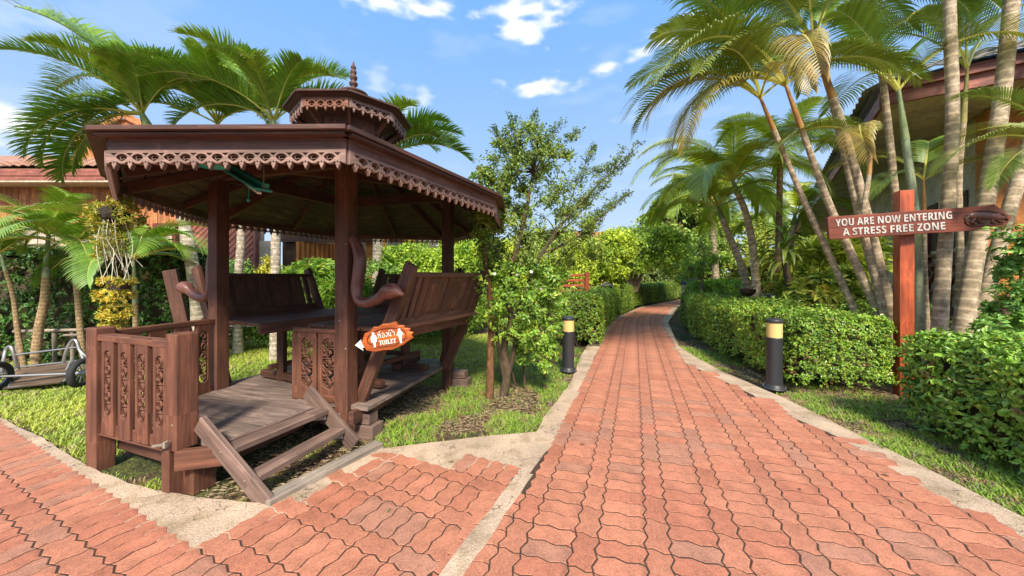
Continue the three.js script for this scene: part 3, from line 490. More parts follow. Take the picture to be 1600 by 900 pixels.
  // steps
  const sA0 = V(-2.03, 0.4, -2.33), sA1 = V(-1.45, -0.02, -2.14), sB0 = V(-1.73, 0.38, -3.03), sB1 = V(-1.25, 0.0, -2.86);
  part('stringer', beam(sA0, sA1, 0.035, 0.12), M.step, g); part('stringer', beam(sB0, sB1, 0.035, 0.13), M.step, g);
  for (const t of [0.36, 0.7]) { const a = lerp(sA0, sA1, t).add(V(0.02, 0.0, -0.02)), b = lerp(sB0, sB1, t).add(V(0, 0.0, 0.02)); part('step', beam(a, b, 0.125, 0.038, { c: 0.005 }), M.step, g); part('cleat', box(V(b.x - 0.02, b.y - 0.045, b.z + 0.03), 0.12, 0.03, 0.04, { yaw: 0.3 }), M.timber, g); }
  part('sill_timber', beam(V(-1.47, -0.005, -2.13), V(-1.06, -0.005, -2.87), 0.1, 0.08, { c: 0.012 }), M.timber, g);
  const bolt = (list, name = 'bolt') => part(name, list.map(([x, yy, z]) => new THREE.SphereGeometry(0.008, 8, 6).scale(1, 1, 0.6).translate(x, yy, z)), M.timber, g);
  bolt([0.05, 0.12, 0.2, 0.75, 0.98, 1.62].map((h, i) => [FRp.x + (i % 2 ? 0.03 : -0.03), h, FRp.z + 0.067 + (i % 2 ? 0.01 : -0.008)])); bolt([[P2.x + 0.0, 0.42, P2.z + 0.068], [P2.x + 0.02, 0.86, P2.z + 0.07], [lerp(sA0, sA1, 0.36).x, lerp(sA0, sA1, 0.36).y, lerp(sA0, sA1, 0.36).z + 0.02], [lerp(sA0, sA1, 0.7).x, lerp(sA0, sA1, 0.7).y, lerp(sA0, sA1, 0.7).z + 0.02]]);
  // benches with leaning panelled backs
  function bench(p0, uu, n, len, mat, naga, label) {
    const P = (s, o, h) => V(p0.x, h, p0.z).addScaledVector(uu, s).addScaledVector(n, o), root = part('bench', [0, 1, 2, 3].map((k) => beam(P(0.06, -0.44 + k * 0.215, 0.9), P(len, -0.44 + k * 0.215, 0.9 + k * 0.001), 0.205, 0.03, { c: 0.004 })), mat, g);
    const on = (s, t) => P(s, 0.43 + 0.145 * t, 0.955 + 0.41 * t), s0 = 0.15, s1 = len - 0.1;
    part('bench_rail', [beam(P(0.05, -0.54, 0.86), P(len, -0.54, 0.86), 0.035, 0.09), beam(P(0.05, 0.4, 0.87), P(len, 0.4, 0.87), 0.04, 0.1)], mat, root);
    part('top_rail', beam(on(s0 - 0.04, 1), on(s1 + 0.04, 1), 0.06, 0.045), mat, root); part('lower_rail', [beam(on(s0 - 0.04, 0.02), on(s1 + 0.04, 0.02), 0.05, 0.06), beam(P(s0 - 0.04, 0.46, 0.93), P(s1 + 0.04, 0.46, 0.93), 0.11, 0.03)], mat, root);
    const up = on(0, 1).sub(on(0, 0)).normalize();
    const pl = (a, b, w0, th) => beam(on(a, 0.5), on(b, 0.5), th, w0, { up, c: 0.004 }), gap = 0.07;
    const stile = (s, wd = 0.055, th = 0.035) => beam(on(s, 0.04), on(s, 0.98), th, wd, { up: uu, c: 0.004 });
    part('slat', stile(s0 + 0.02), mat, root); part('slat', stile(s0 + 0.11), mat, root); part('slat', stile(s1 - 0.02), mat, root); part('slat', stile(s1 - 0.11), mat, root);
    const c0 = s0 + 0.19, c1 = s1 - 0.19, cm = (c0 + c1) / 2;
    for (const s of [c0, cm, c1]) part('stile', stile(s, 0.07, 0.042), mat, root);
    for (const [a, b] of [[c0 + 0.03, cm - 0.03], [cm + 0.03, c1 - 0.03]]) { part('back_panel', pl(a, b, 0.42, 0.012), mat, root); part('raised_panel', beam(on(a + 0.05, 0.5), on(b - 0.05, 0.5), 0.026, 0.28, { up, c: 0.008 }), mat, root); }
    for (const s of [0.1, len - 0.03]) part('leg', beam(P(s, 0.06, DK), P(s, 0.62, 1.45), 0.05, 0.11, { up: n, c: 0.006 }), mat, root);
    for (const s of [0.42, len - 0.3]) { part('leg', [beam(P(s, -0.3, DK), P(s, -0.3, 0.85), 0.07, 0.07), beam(P(s, -0.5, DK + 0.05), P(s, 0.0, DK + 0.05), 0.07, 0.07)], mat, root); }
    part('foot_rail', beam(P(0.3, -0.28, DK + 0.16), P(len - 0.1, -0.28, DK + 0.16), 0.05, 0.05), mat, root);
    if (naga) { // a serpent armrest that runs down the post and out to a raised head
      const R = (t) => t < 0.5 ? 0.042 + 0.012 * Math.sin(t * 2 * Math.PI) : t < 0.8 ? 0.043 : t < 0.93 ? 0.043 + 0.02 * Math.sin((t - 0.8) / 0.13 * Math.PI * 0.8) : 0.043 * (1 - (t - 0.93) / 0.078) + 0.012;
      const pts = [P(0.0, 0.06, 1.68), P(0.02, 0.1, 1.6), P(0.02, 0.135, 1.5), P(0.01, 0.13, 1.36), P(0.0, 0.12, 1.24), P(-0.01, 0.16, 1.155), P(-0.02, 0.26, 1.135), P(-0.03, 0.38, 1.17), P(-0.035, 0.48, 1.225), P(-0.04, 0.55, 1.24), P(-0.045, 0.64, 1.215)];
      const q = tube(pts, R, { seg: 60, rad: 12 }), eye = [];
      for (const s of [-1, 1]) eye.push(new THREE.SphereGeometry(0.009, 8, 6).translate(...P(-0.04 + s * 0.04, 0.555, 1.262).toArray()));
      const nz = part('serpent_armrest', [q, new THREE.SphereGeometry(0.018, 10, 8).translate(...pts[10].toArray())], M.naga, root); part('eye', eye, M.black, nz);
    }
    if (label) root.userData.label = label;
  }
  const uR = BRp.clone().sub(FRp).normalize(), nR = V(-uR.z, 0, uR.x); if (nR.x < 0) nR.negate();
  bench(FRp, uR, nR, 1.4, M.bench, true); bench(FLp, uR, nR.clone().negate(), 1.4, M.bench, true);
  const uB = BLp.clone().sub(BRp).normalize(), nB = V(uB.z, 0, -uB.x); if (nB.z > 0) nB.negate(); bench(BRp, uB, nB, 1.42, M.dark, false);
  // pierced end panel of the right bench, beside the entrance
  railingEnd(FRp.clone().addScaledVector(u, -0.54), FRp.clone().addScaledVector(u, -0.06), 2, 0.9, 0.36);
  function railingEnd(a, b, n, hT, hB) {
    part('end_rail', [beam(y(a, hT - 0.02), y(b, hT - 0.02), 0.07, 0.035), beam(y(a, hB - 0.06), y(b, hB - 0.06), 0.05, 0.06), beam(y(a, hB - 0.1), y(a, hT - 0.04), 0.05, 0.05)], M.rail, g);
    const yaw = Math.atan2(-(b.z - a.z), b.x - a.x);
    for (let k = 0; k < n; k++) {
      const c = lerp(a, b, (k + 0.62) / (n + 0.12)), pw = 0.2, ph = hT - hB, s = new THREE.Shape(); s.moveTo(-pw / 2, -ph / 2); s.lineTo(pw / 2, -ph / 2); s.lineTo(pw / 2, ph / 2); s.lineTo(-pw / 2, ph / 2); s.closePath();
      const hp = new THREE.Path(), hw = 0.066, y1 = ph / 2 - 0.05, y0 = -ph / 2 + 0.05; hp.moveTo(-hw, y0 + hw); hp.absarc(0, y0 + hw, hw, Math.PI, 2 * Math.PI, false); hp.lineTo(hw, y1 - hw); hp.absarc(0, y1 - hw, hw, 0, Math.PI, false); hp.closePath(); s.holes.push(hp);
      const gg = new THREE.ExtrudeGeometry(s, { depth: 0.022, bevelEnabled: true, bevelSize: 0.003, bevelThickness: 0.003, bevelSegments: 1, curveSegments: 6 }); uvMetres(gg);
      const m = new THREE.Matrix4().makeRotationY(yaw).setPosition(c.x, (hT + hB) / 2 - 0.03, c.z); const bd = part('carved_board', gg.applyMatrix4(m), M.rail, g); part('carving', carve.clone().scale(1.32, (y1 - y0) / 0.45, 1).translate(0, 0, 0.012).applyMatrix4(m), vary(M.rail, 1.12), bd);
    }
  }
  // a bare plank leaning by the left bench
  part('plank', beam(V(-3.5, 0.25, -3.95), V(-3.72, 1.42, -3.9), 0.05, 0.13), M.dark, g);
}
// fretwork: a board cut into a row of arches with a heart scroll in each and a pointed drop between them
function laceStrip(a, b, yTop, n, dy, th) {
  const L = V(a.x, 0, a.z).distanceTo(V(b.x, 0, b.z)), w = L / n, s = new THREE.Shape();
  s.moveTo(0, 0.012); s.lineTo(L, 0.012); s.lineTo(L, -dy * 0.8);
  for (let k = n - 1; k >= 0; k--) {
    const x = (k + 1) * w, m = (k + 0.5) * w;
    s.lineTo(x - w * 0.13, -dy * 0.78); s.lineTo(x - w * 0.3, -dy * 0.66); s.lineTo(m + w * 0.1, -dy * 0.66); s.lineTo(m + w * 0.13, -dy * 0.85); s.lineTo(m, -dy * 1.2); s.lineTo(m - w * 0.13, -dy * 0.85); s.lineTo(m - w * 0.1, -dy * 0.66); s.lineTo(x - w * 0.7, -dy * 0.66); s.lineTo(k * w + w * 0.13, -dy * 0.78); if (k) s.lineTo(k * w, -dy * 0.8);
  }
  s.lineTo(0, -dy * 0.8); s.closePath();
  const scroll = [];
  for (let k = 0; k <= n; k++) {
    const x = k * w;
    if (k > 0 && k < n) {
      const h = new THREE.Path(); h.moveTo(x - w * 0.36, -dy * 0.34); h.quadraticCurveTo(x - w * 0.3, -dy * 0.1, x, -dy * 0.08); h.quadraticCurveTo(x + w * 0.3, -dy * 0.1, x + w * 0.36, -dy * 0.34); h.quadraticCurveTo(x + w * 0.28, -dy * 0.5, x, -dy * 0.66); h.quadraticCurveTo(x - w * 0.28, -dy * 0.5, x - w * 0.36, -dy * 0.34); s.holes.push(h);
      for (const q of [-1, 1]) scroll.push(new THREE.TorusGeometry(w * 0.105, w * 0.032, 5, 9, Math.PI * 1.5).rotateZ(q > 0 ? -Math.PI * 0.9 : Math.PI * 0.4).translate(x + q * w * 0.12, -dy * 0.34, th / 2));
    }
    if (k < n) { const m = (k + 0.5) * w, h = new THREE.Path(); h.moveTo(m - w * 0.22, -dy * 0.02); h.lineTo(m + w * 0.22, -dy * 0.02); h.lineTo(m, -dy * 0.24); h.closePath(); s.holes.push(h); const o = new THREE.Path(); o.absarc(m, -dy * 0.68, w * 0.055, 0, Math.PI * 2, true); s.holes.push(o); }
  }
  const e = new THREE.ExtrudeGeometry(s, { depth: th, bevelEnabled: true, bevelSize: 0.0022, bevelThickness: 0.003, bevelSegments: 1, curveSegments: 4 }), gm = merge([uvMetres(e), scroll]);
  const d = V(b.x - a.x, 0, b.z - a.z).normalize(); return gm.applyMatrix4(new THREE.Matrix4().makeRotationY(Math.atan2(-d.z, d.x)).setPosition(a.x, yTop, a.z));
}
// pierced carving of a scrolling vine, w x h
function carving(w, h) {
  const out = [], n = 5, s = h / n;
  const vine = []; for (let i = 0; i <= 30; i++) { const t = i / 30; vine.push(V(Math.sin(t * Math.PI * n) * w * 0.22, -h / 2 + t * h, 0)); } out.push(tube(vine, 0.0062, { seg: 50, rad: 5 }));
  for (let k = 0; k < n; k++) {
    const q = k % 2 ? 1 : -1, cy = -h / 2 + (k + 0.5) * s, pts = []; for (let i = 0; i <= 22; i++) { const a = i / 22 * Math.PI * 3.4, r = 0.31 * s * (1 - i / 29); pts.push(V(q * (w * 0.0 + Math.cos(a) * r * 0.95), cy + Math.sin(a) * r * 1.1, 0.006)); } out.push(tube(pts, (t) => 0.0074 - 0.003 * t, { seg: 30, rad: 5 }));
    for (const [dx, dy, rot] of [[-q * 0.36, 0.3, 0.5], [q * 0.38, -0.34, -0.6], [-q * 0.4, -0.2, 1.1]]) { const l = new THREE.SphereGeometry(1, 6, 5); l.scale(w * 0.1, s * 0.26, 0.007).rotateZ(rot * q).translate(dx * w, cy + dy * s, 0.002); out.push(l); }
    for (const e of [-1, 1]) out.push(tube([V(e * w * 0.5, cy + s * 0.42, 0), V(e * w * 0.24, cy + s * 0.5, 0.003), V(e * w * 0.08, cy + s * 0.42, 0.002)], 0.0055, { seg: 6, rad: 4 }));
  }
  return merge(out);
}
// ---------- plants ----------
const leafMat = (o = {}) => new THREE.MeshPhysicalMaterial({ color: 0xffffff, side: THREE.DoubleSide, roughness: 0.62, transmission: 0.3, thickness: 0, vertexColors: true, ...o });
const bright = rgb(2.0, 1.85, 1.6); M.leaf = leafMat({ color: bright, transmission: 0.36 }); M.gloss = leafMat({ color: bright, roughness: 0.42, transmission: 0.25 }); M.frond = leafMat({ color: rgb(2.25, 1.95, 1.5), roughness: 0.45, transmission: 0.42 }); M.grass = leafMat({ roughness: 0.7, transmission: 0.35 });
T.ringbark = texture(256, (u, v) => { const ring = Math.pow(Math.abs(Math.sin(u * Math.PI * 8 + 0.5 * (vnoise(v * 6, u * 8, 8, 3) - 0.5))), 16), n = fbm(u * 20, v * 20, 20, 13, 4), l = sstep(0.56, 0.7, fbm(u * 10, v * 10, 10, 71, 4)); const k = 0.74 + 0.4 * (n - 0.5) + 0.2 * ring + 0.12 * l; return [k, k * 0.96, k * (0.9 + 0.04 * l)]; });
T.bark = texture(256, (u, v) => { const k = 0.62 + 0.55 * (fbm(u * 10, v * 40, 40, 23, 4) - 0.5) + 0.3 * (fbm(u * 6, v * 6, 6, 27, 3) - 0.5); return [k, k * 0.95, k * 0.88]; });
const ringMat = (c, k = 1) => std(c, { map: rep(T.ringbark, k), bumpMap: rep(T.bump, 4), bumpScale: 0.008, roughness: 0.85 });
M.palm = ringMat([0.72, 0.61, 0.45], 1.1); M.palmGrey = ringMat([0.78, 0.72, 0.62], 1.6); M.palmYoung = ringMat([0.66, 0.5, 0.3], 2.5); M.shaft = std([0.33, 0.42, 0.17], { map: T.blotch, roughness: 0.5 }); M.shaftOrange = std([0.62, 0.3, 0.07], { map: T.blotch, roughness: 0.55 }); M.shaftPale = std([0.42, 0.5, 0.3], { map: T.blotch, roughness: 0.5 });
M.bark = std([0.36, 0.27, 0.19], { map: rep(T.bark, 2), bumpMap: rep(T.bump, 4), bumpScale: 0.01, roughness: 0.9 }); M.barkPale = std([0.6, 0.52, 0.42], { map: rep(T.bark, 2), roughness: 0.9 }); M.barkRed = std([0.46, 0.24, 0.12], { map: rep(T.bark, 2), roughness: 0.85 });
// one leaf as two or four folded triangles; y up, tip along +x
function leaf(pos, col, o, q, L, W, c, fold = 0.25, fine = false) {
  const P = (x, y, z) => V(x * L, y * L, z * W).applyQuaternion(q).add(o), tri = (...p) => p.forEach((v) => { pos.push(v.x, v.y, v.z); col.push(...c); });
  if (!fine) { const b = P(0, 0, 0), t = P(1, -0.12, 0), l = P(0.45, fold * 0.5, 0.5), r = P(0.45, fold * 0.5, -0.5); tri(b, t, l); tri(b, r, t); return; }
  const b = P(0, 0, 0), m = P(0.5, 0.03, 0), t = P(1, -0.14, 0), l1 = P(0.3, fold * 0.45, 0.46), r1 = P(0.3, fold * 0.45, -0.46), l2 = P(0.68, fold * 0.3, 0.4), r2 = P(0.68, fold * 0.3, -0.4);
  tri(b, m, l1); tri(l1, m, l2); tri(m, t, l2); tri(b, r1, m); tri(r1, r2, m); tri(m, r2, t);
}
function soup(pos, col) { const g = new THREE.BufferGeometry(); g.setAttribute('position', new THREE.Float32BufferAttribute(pos, 3)); g.setAttribute('color', new THREE.Float32BufferAttribute(col, 3)); g.computeVertexNormals(); return g; }
// a sprig of n leaves within radius R, growing along +y
function sprig(n, R, L, W, seed, { spread = 1, fine = false, tone = 0.35 } = {}) {
  const r = rng(seed), pos = [], col = [];
  for (let i = 0; i < n; i++) { const a = r() * 6.283, k = 1 - tone / 2 + tone * r(), y = (r() - 0.4) * R, yel = r(); leaf(pos, col, V(Math.cos(a) * R * r() * 0.7, y, Math.sin(a) * R * r() * 0.7), euler((r() - 0.5) * 1.3 * spread, a + (r() - 0.5), (r() - 0.15) * 1.1 * spread), L * (0.7 + 0.5 * r()), W * (0.8 + 0.4 * r()), [k * (yel > 0.85 ? 1.5 : 1), k, k * 0.9], 0.3, fine); }
  return soup(pos, col);
}
const SPR = { hedge: [1, 2, 3].map((s) => sprig(9, 0.05, 0.034, 0.02, s)), hedgeNear: [4, 5].map((s) => sprig(9, 0.055, 0.042, 0.025, s, { fine: true })), far: [6, 7].map((s) => sprig(10, 0.24, 0.16, 0.09, s)), mid: [8, 9].map((s) => sprig(9, 0.1, 0.07, 0.036, s)), tree: [10, 11].map((s) => sprig(7, 0.09, 0.062, 0.027, s, { tone: 0.5 })), ivy: [12, 13].map((s) => sprig(10, 0.085, 0.075, 0.04, s, { fine: false })) };
function hedge(name, label, group, line, width, height, o) {
  const { spr = SPR.hedge, mat = M.gloss, density = 900, c0 = [0.05, 0.12, 0.02], c1 = [0.12, 0.22, 0.035], seed = 1, round = 0.1, base = 0.06, scale = 1, core = [0.07, 0.055, 0.03], lump = 0.1, sides = [1, 1] } = o, r = rng(seed);
  const cx = line.reduce((s, p) => s + p[0], 0) / line.length, cz = line.reduce((s, p) => s + p[1], 0) / line.length, root = thing(name, V(cx, 0, -cz), label, 'hedge', group), list = [], cores = [];
  for (let i = 0; i < line.length - 1; i++) {
    const a = V(line[i][0], 0, -line[i][1]), b = V(line[i + 1][0], 0, -line[i + 1][1]), L = a.distanceTo(b), d = b.clone().sub(a).normalize(), nx = V(-d.z, 0, d.x);
    cores.push(beam(a.clone().addScaledVector(d, i ? -0.05 : 0.1).setY((height + base) / 2), b.clone().addScaledVector(d, i < line.length - 2 ? 0.05 : -0.1).setY((height + base) / 2 - 0.0005 * i), width - 0.26, height - base - 0.18, { c: 0 }));
    for (let k = 0; k < 26; k++) { const s = r() * L; cores.push(tube([a.clone().addScaledVector(d, s).setY(-0.06), a.clone().addScaledVector(d, s + (r() - 0.5) * 0.15).addScaledVector(nx, (r() - 0.5) * width * 0.85).setY(height * 0.6)], 0.008 + 0.006 * r(), { seg: 2, rad: 5 })); }
    const faces = [[L * width, 0], [L * height * sides[0], 1], [L * height * sides[1], -1]]; if (!i) faces.push([width * height, 2]); if (i === line.length - 2) faces.push([width * height, 3]);
    for (const [area, f] of faces) for (let k = 0; k < area * density; k++) {
      let s = r() * L, t = (r() - 0.5) * width, y = base + r() * (height - base), n;
      if (f === 0) { y = height; n = V(0, 1, 0); } else if (f === 1 || f === -1) { t = f * width / 2; n = nx.clone().multiplyScalar(f); } else { s = f === 2 ? 0 : L; n = d.clone().multiplyScalar(f === 2 ? -1 : 1); }
      const p = a.clone().addScaledVector(d, s).addScaledVector(nx, t).setY(y), e = Math.max(0, Math.min(1, (height - y) / round)), q = fbm(p.x * 2.3 + 50, p.z * 2.3 + p.y * 2.1 + 50, 4096, 7, 3) - 0.5;
      if (f && y > height - round) p.addScaledVector(n, -round * 0.5 * (1 - e)); if (f === 0 && Math.abs(t) > width / 2 - round) p.y -= round * 0.5 * sstep(width / 2 - round, width / 2, Math.abs(t));
      p.addScaledVector(n, q * lump + (r() - 0.55) * 0.07);
      if (f === 0 && r() < 0.06) p.y += 0.03 + 0.07 * r();
      if (f && r() < 0.55 * (1 - sstep(base, base + 0.3, y))) continue;
      const dead = r() < 0.025, k2 = r(), v = fbm(p.x * 1.7 + 80, p.z * 1.7 + p.y + 80, 4096, 9, 3), w = clamp(k2 * 0.7 + (v - 0.5) * 1.4 + 0.15), ax = V(r() - 0.5, r() - 0.3, r() - 0.5).addScaledVector(n, 0.9).normalize();
      list.push([mat4(p, new THREE.Quaternion().setFromUnitVectors(V(0, 1, 0), ax).multiply(euler(0, r() * 6.28, 0)), scale * (0.75 + 0.5 * r())), dead ? rgb(0.1, 0.08, 0.03) : rgb(c0[0] + (c1[0] - c0[0]) * w, c0[1] + (c1[1] - c0[1]) * w, c0[2] + (c1[2] - c0[2]) * w), Math.floor(r() * spr.length)]);
    }
  }
  part('stems', cores, std(core, { roughness: 1 }), root);
  spr.forEach((g, i) => scatter('foliage', g, mat, list.filter((q) => q[2] === i), root));
  return root;
}
// a leafy crown: blobs are [centre, rx, ry, rz, count]; twigs reach from the trunk tops into the blobs
function crown(root, blobs, o) {
  const { spr = SPR.tree, mat = M.leaf, c0 = [0.06, 0.13, 0.02], c1 = [0.16, 0.27, 0.04], seed = 1, scale = 1, hollow = 0.35, clump = 0.5, bark = M.bark, from = [], twig = 0.012, twigs = 6 } = o, r = rng(seed), list = [], tw = [];
  for (const [c, rx, ry, rz, n] of blobs) {
    const cl = Array.from({ length: Math.max(4, Math.round(n / 45)) }, () => { const d = V(r() - 0.5, r() - 0.5, r() - 0.5).normalize().multiplyScalar(hollow + (1 - hollow) * Math.cbrt(r())); return V(c.x + d.x * rx, c.y + d.y * ry, c.z + d.z * rz); });
    const rr = (rx + ry + rz) / 3;
    for (let k = 0; k < n; k++) {
      let p; if (r() < clump) { const q = cl[Math.floor(r() * cl.length)], s = rr * 0.22; p = V(q.x + (r() + r() - 1) * s, q.y + (r() + r() - 1) * s * 0.7, q.z + (r() + r() - 1) * s); } else { const d = V(r() - 0.5, r() - 0.5, r() - 0.5).normalize().multiplyScalar(hollow + (1 - hollow) * Math.cbrt(r())); p = V(c.x + d.x * rx, c.y + d.y * ry, c.z + d.z * rz); }
      const w = clamp(r() * 0.8 + (fbm(p.x * 1.1 / rr + 60, p.z / rr + p.y / rr + 60, 4096, 5, 2) - 0.5) * 0.9 + 0.1), ax = V(r() - 0.5, r() * 0.9, r() - 0.5).add(p.clone().sub(c).multiplyScalar(0.6 / rr)).normalize();
      list.push([mat4(p, new THREE.Quaternion().setFromUnitVectors(V(0, 1, 0), ax).multiply(euler(0, r() * 6.28, 0)), scale * (0.7 + 0.6 * r())), rgb(c0[0] + (c1[0] - c0[0]) * w, c0[1] + (c1[1] - c0[1]) * w, c0[2] + (c1[2] - c0[2]) * w), Math.floor(r() * spr.length)]);
    }
    if (from.length) for (const q of cl.slice(0, twigs)) { const f = from.reduce((a, b) => (a.distanceTo(q) < b.distanceTo(q) ? a : b)), m = f.clone().lerp(q, 0.5).add(V((r() - 0.5) * rr * 0.3, rr * 0.12, (r() - 0.5) * rr * 0.3)); tw.push(tube([f, m, q], (t) => twig * (1.1 - 0.85 * t), { seg: 7, rad: 5 })); }
  }
  if (tw.length) part('branches', tw, bark, root);
  spr.forEach((g, i) => { const l = list.filter((q) => q[2] === i); if (l.length) scatter('crown', g, mat, l, root); });
}
// a palm frond: arching rib along +x with leaflets on both sides
function frondGeo({ L = 2, n = 50, leafL = 0.45, w = 0.028, rise = 0.9, droop = 1.6, vee = 0.3, hang = 0.5, ahead = 0.9, seed = 1, tone = [0.1, 0.2, 0.025], tip = null, bare = 0.14, plume = 0, bend = 0.2 }) {
  const r = rng(seed), pos = [], col = [], N = 24, P = [V(0, 0, 0)], A = [rise];
  for (let i = 1; i <= N; i++) { const t = i / N, a = rise - droop * Math.pow(t, 1.35); P.push(P[i - 1].clone().add(V(Math.cos(a), Math.sin(a), 0).multiplyScalar(L / N))); A.push(a); }
  const bz = (t) => bend * L * t * t, pt = (t) => { const k = Math.min(N - 1e-6, t * N), i = Math.floor(k), p = P[i].clone().lerp(P[i + 1], k - i); p.z = bz(t); return [p, A[i] + (A[i + 1] - A[i]) * (k - i)]; };
  const tri = (a, b, c, k) => { for (const v of [a, b, c]) { pos.push(v.x, v.y, v.z); col.push(...k); } };
  const rib = [0.3, 0.33, 0.09], rw = 0.013 * Math.sqrt(L);
  for (let i = 0; i < N; i++) { // three-sided rib
    const [p, a] = pt(i / N), [q, b] = pt((i + 1) / N), w0 = rw * (1.15 - i / N), w1 = rw * (1.15 - (i + 1) / N), c = (p, a, w) => [[0, -1], [0.9, 0.6], [-0.9, 0.6]].map(([s, u]) => V(p.x - Math.sin(a) * u * w, p.y + Math.cos(a) * u * w, p.z + s * w));
    const e = c(p, a, w0), f = c(q, b, w1); for (let k = 0; k < 3; k++) { const m = (k + 1) % 3; tri(e[k], e[m], f[m], rib); tri(e[k], f[m], f[k], rib); }
  }
  for (let i = 0; i < n; i++) {
    const t = bare + (1 - bare) * (i + 0.5) / n, [p, a] = pt(t), T = V(Math.cos(a), Math.sin(a), 0), Nn = V(-Math.sin(a), Math.cos(a), 0), prof = Math.pow(Math.sin(Math.PI * (0.14 + 0.8 * (t - bare) / (1 - bare))), 0.7);
    for (const s of [-1, 1]) {
      const l = leafL * prof * (0.88 + 0.24 * r()), up = vee + plume * (r() - 0.4) * 2, d = T.clone().multiplyScalar(ahead * (0.55 + 0.9 * t)).add(V(0, 0, s)).addScaledVector(Nn, up).normalize();
      const k = 0.75 + 0.5 * r(), mix = tip ? sstep(0.2, 1, t + (r() - 0.5) * 0.5) : 0, c = [0, 1, 2].map((j) => k * (tone[j] + (tip ? (tip[j] - tone[j]) * mix : 0)));
      const S = 4, side = d.clone().cross(Nn).normalize(), st = []; let q = p.clone(), dir = d.clone();
      for (let m = 0; m <= S; m++) { const ww = w * [0.55, 1, 0.9, 0.55, 0.0][m] * (0.6 + 0.4 * prof); st.push([q.clone().addScaledVector(side, ww / 2), q.clone().addScaledVector(side, -ww / 2)]); dir.y -= hang * (0.1 + 0.22 * m) * (0.8 + 0.4 * r()); dir.normalize(); q.addScaledVector(dir, l / S); }
      for (let m = 0; m < S; m++) { tri(st[m][0], st[m][1], st[m + 1][1], c); if (m < S - 1) tri(st[m][0], st[m + 1][1], st[m + 1][0], c); }
    }
  }
  return soup(pos, col);
}
const FR = {
  fox: [0, 1, 2, 3].map((k) => frondGeo({ L: 2.3, n: 92, leafL: 0.54, w: 0.038, rise: [0.85, 1.25, 0.5, 1.05][k], droop: [1.35, 1.1, 1.45, 1.6][k], vee: 0.8, hang: 0.34, plume: 0.42, seed: 20 + k, tone: [[0.1, 0.2, 0.022], [0.13, 0.23, 0.026], [0.085, 0.175, 0.022], [0.16, 0.25, 0.03]][k], bend: [0.1, -0.12, 0.16, -0.06][k] })),
  areca: [0, 1, 2, 3].map((k) => frondGeo({ L: 2.0, n: 48, leafL: 0.5, w: 0.03, rise: [0.7, 1.05, 0.4, 1.2][k], droop: [1.9, 1.75, 1.75, 1.4][k], vee: 0.55, hang: 0.6, ahead: 0.8, seed: 30 + k, tone: [[0.12, 0.18, 0.03], [0.15, 0.2, 0.03], [0.09, 0.16, 0.03], [0.1, 0.18, 0.03]][k], bare: 0.2, bend: [0.2, -0.2, 0.12, -0.1][k] })),
  arecaDry: [0, 1].map((k) => frondGeo({ L: 1.9, n: 44, leafL: 0.48, w: 0.027, rise: [0.35, 0.7][k], droop: [2.1, 2.3][k], vee: 0.35, hang: 0.9, ahead: 0.8, seed: 40 + k, tone: [0.15, 0.16, 0.035], tip: [0.2, 0.16, 0.045], bare: 0.2, bend: [0.15, -0.2][k] })),
  young: [0, 1, 2].map((k) => frondGeo({ L: 1.15, n: 40, leafL: 0.32, w: 0.026, rise: [0.9, 0.5, 1.2][k], droop: [1.9, 1.7, 1.7][k], vee: 0.45, hang: 0.45, seed: 50 + k, tone: [[0.11, 0.22, 0.025], [0.09, 0.19, 0.025], [0.15, 0.25, 0.03]][k], bend: [0.15, -0.12, 0.08][k] })),
  coco: [0, 1, 2].map((k) => frondGeo({ L: 2.2, n: 56, leafL: 0.6, w: 0.034, rise: [0.9, 0.5, 1.25][k], droop: [2.0, 1.9, 1.8][k], vee: 0.25, hang: 0.6, seed: 60 + k, tone: [[0.2, 0.28, 0.03], [0.17, 0.26, 0.03], [0.24, 0.3, 0.035]][k], bend: [0.2, -0.15, 0.1][k] })),
};
// a palm: trunk through points (base first), crownshaft on top, fronds [azimuth deg (0 right, 90 away, 180 left), variant, length factor, roll]
function palm(name, label, group, pts, r0, r1, fronds, set, { mat = M.palm, shaft = M.shaft, shaftL = 0.45, seed = 1, dry = 0, leafM = M.frond, yawJ = 12 } = {}) {
  const r = rng(seed), root = thing(name, pts[0], label, 'palm tree', group), topP = pts[pts.length - 1], prev = pts[pts.length - 2], dir = topP.clone().sub(prev).normalize();
  part('trunk', tube([pts[0].clone().add(V(0, -0.15, 0)), ...pts], (t) => r0 * (1 + 0.35 * Math.exp(-t * 14)) + (r1 - r0) * t, { seg: 36, rad: 10 }), mat, root);
  const sTop = topP.clone().addScaledVector(dir, shaftL); if (shaft) part('crownshaft', tube([topP.clone().addScaledVector(dir, -0.03), topP.clone().lerp(sTop, 0.4), sTop], (t) => r1 * (1.08 - 0.6 * t), { seg: 10, rad: 9 }), shaft, root); else sTop.copy(topP);
  fronds.forEach(([az, v, k = 1, roll = 0, pitch = 0], i) => {
    const g = v < 0 ? FR.arecaDry[-v - 1] : set[v % set.length], a = (az + (r() - 0.5) * yawJ) * Math.PI / 180;
    piece('frond', g, leafM, root, mat4(sTop.clone().addScaledVector(dir, -0.04 * r()), new THREE.Quaternion().setFromEuler(new THREE.Euler(roll || (r() - 0.5) * 0.3, a, (r() - 0.5) * 0.16 + pitch, 'YXZ')), k * (0.94 + 0.12 * r())));
  });
  return root;
}
const fan = (n, vs, k, off = 0) => Array.from({ length: n }, (_, i) => [off + i * 360 / n, vs[i % vs.length], k * (0.85 + 0.3 * hash(i, n, 5))]);
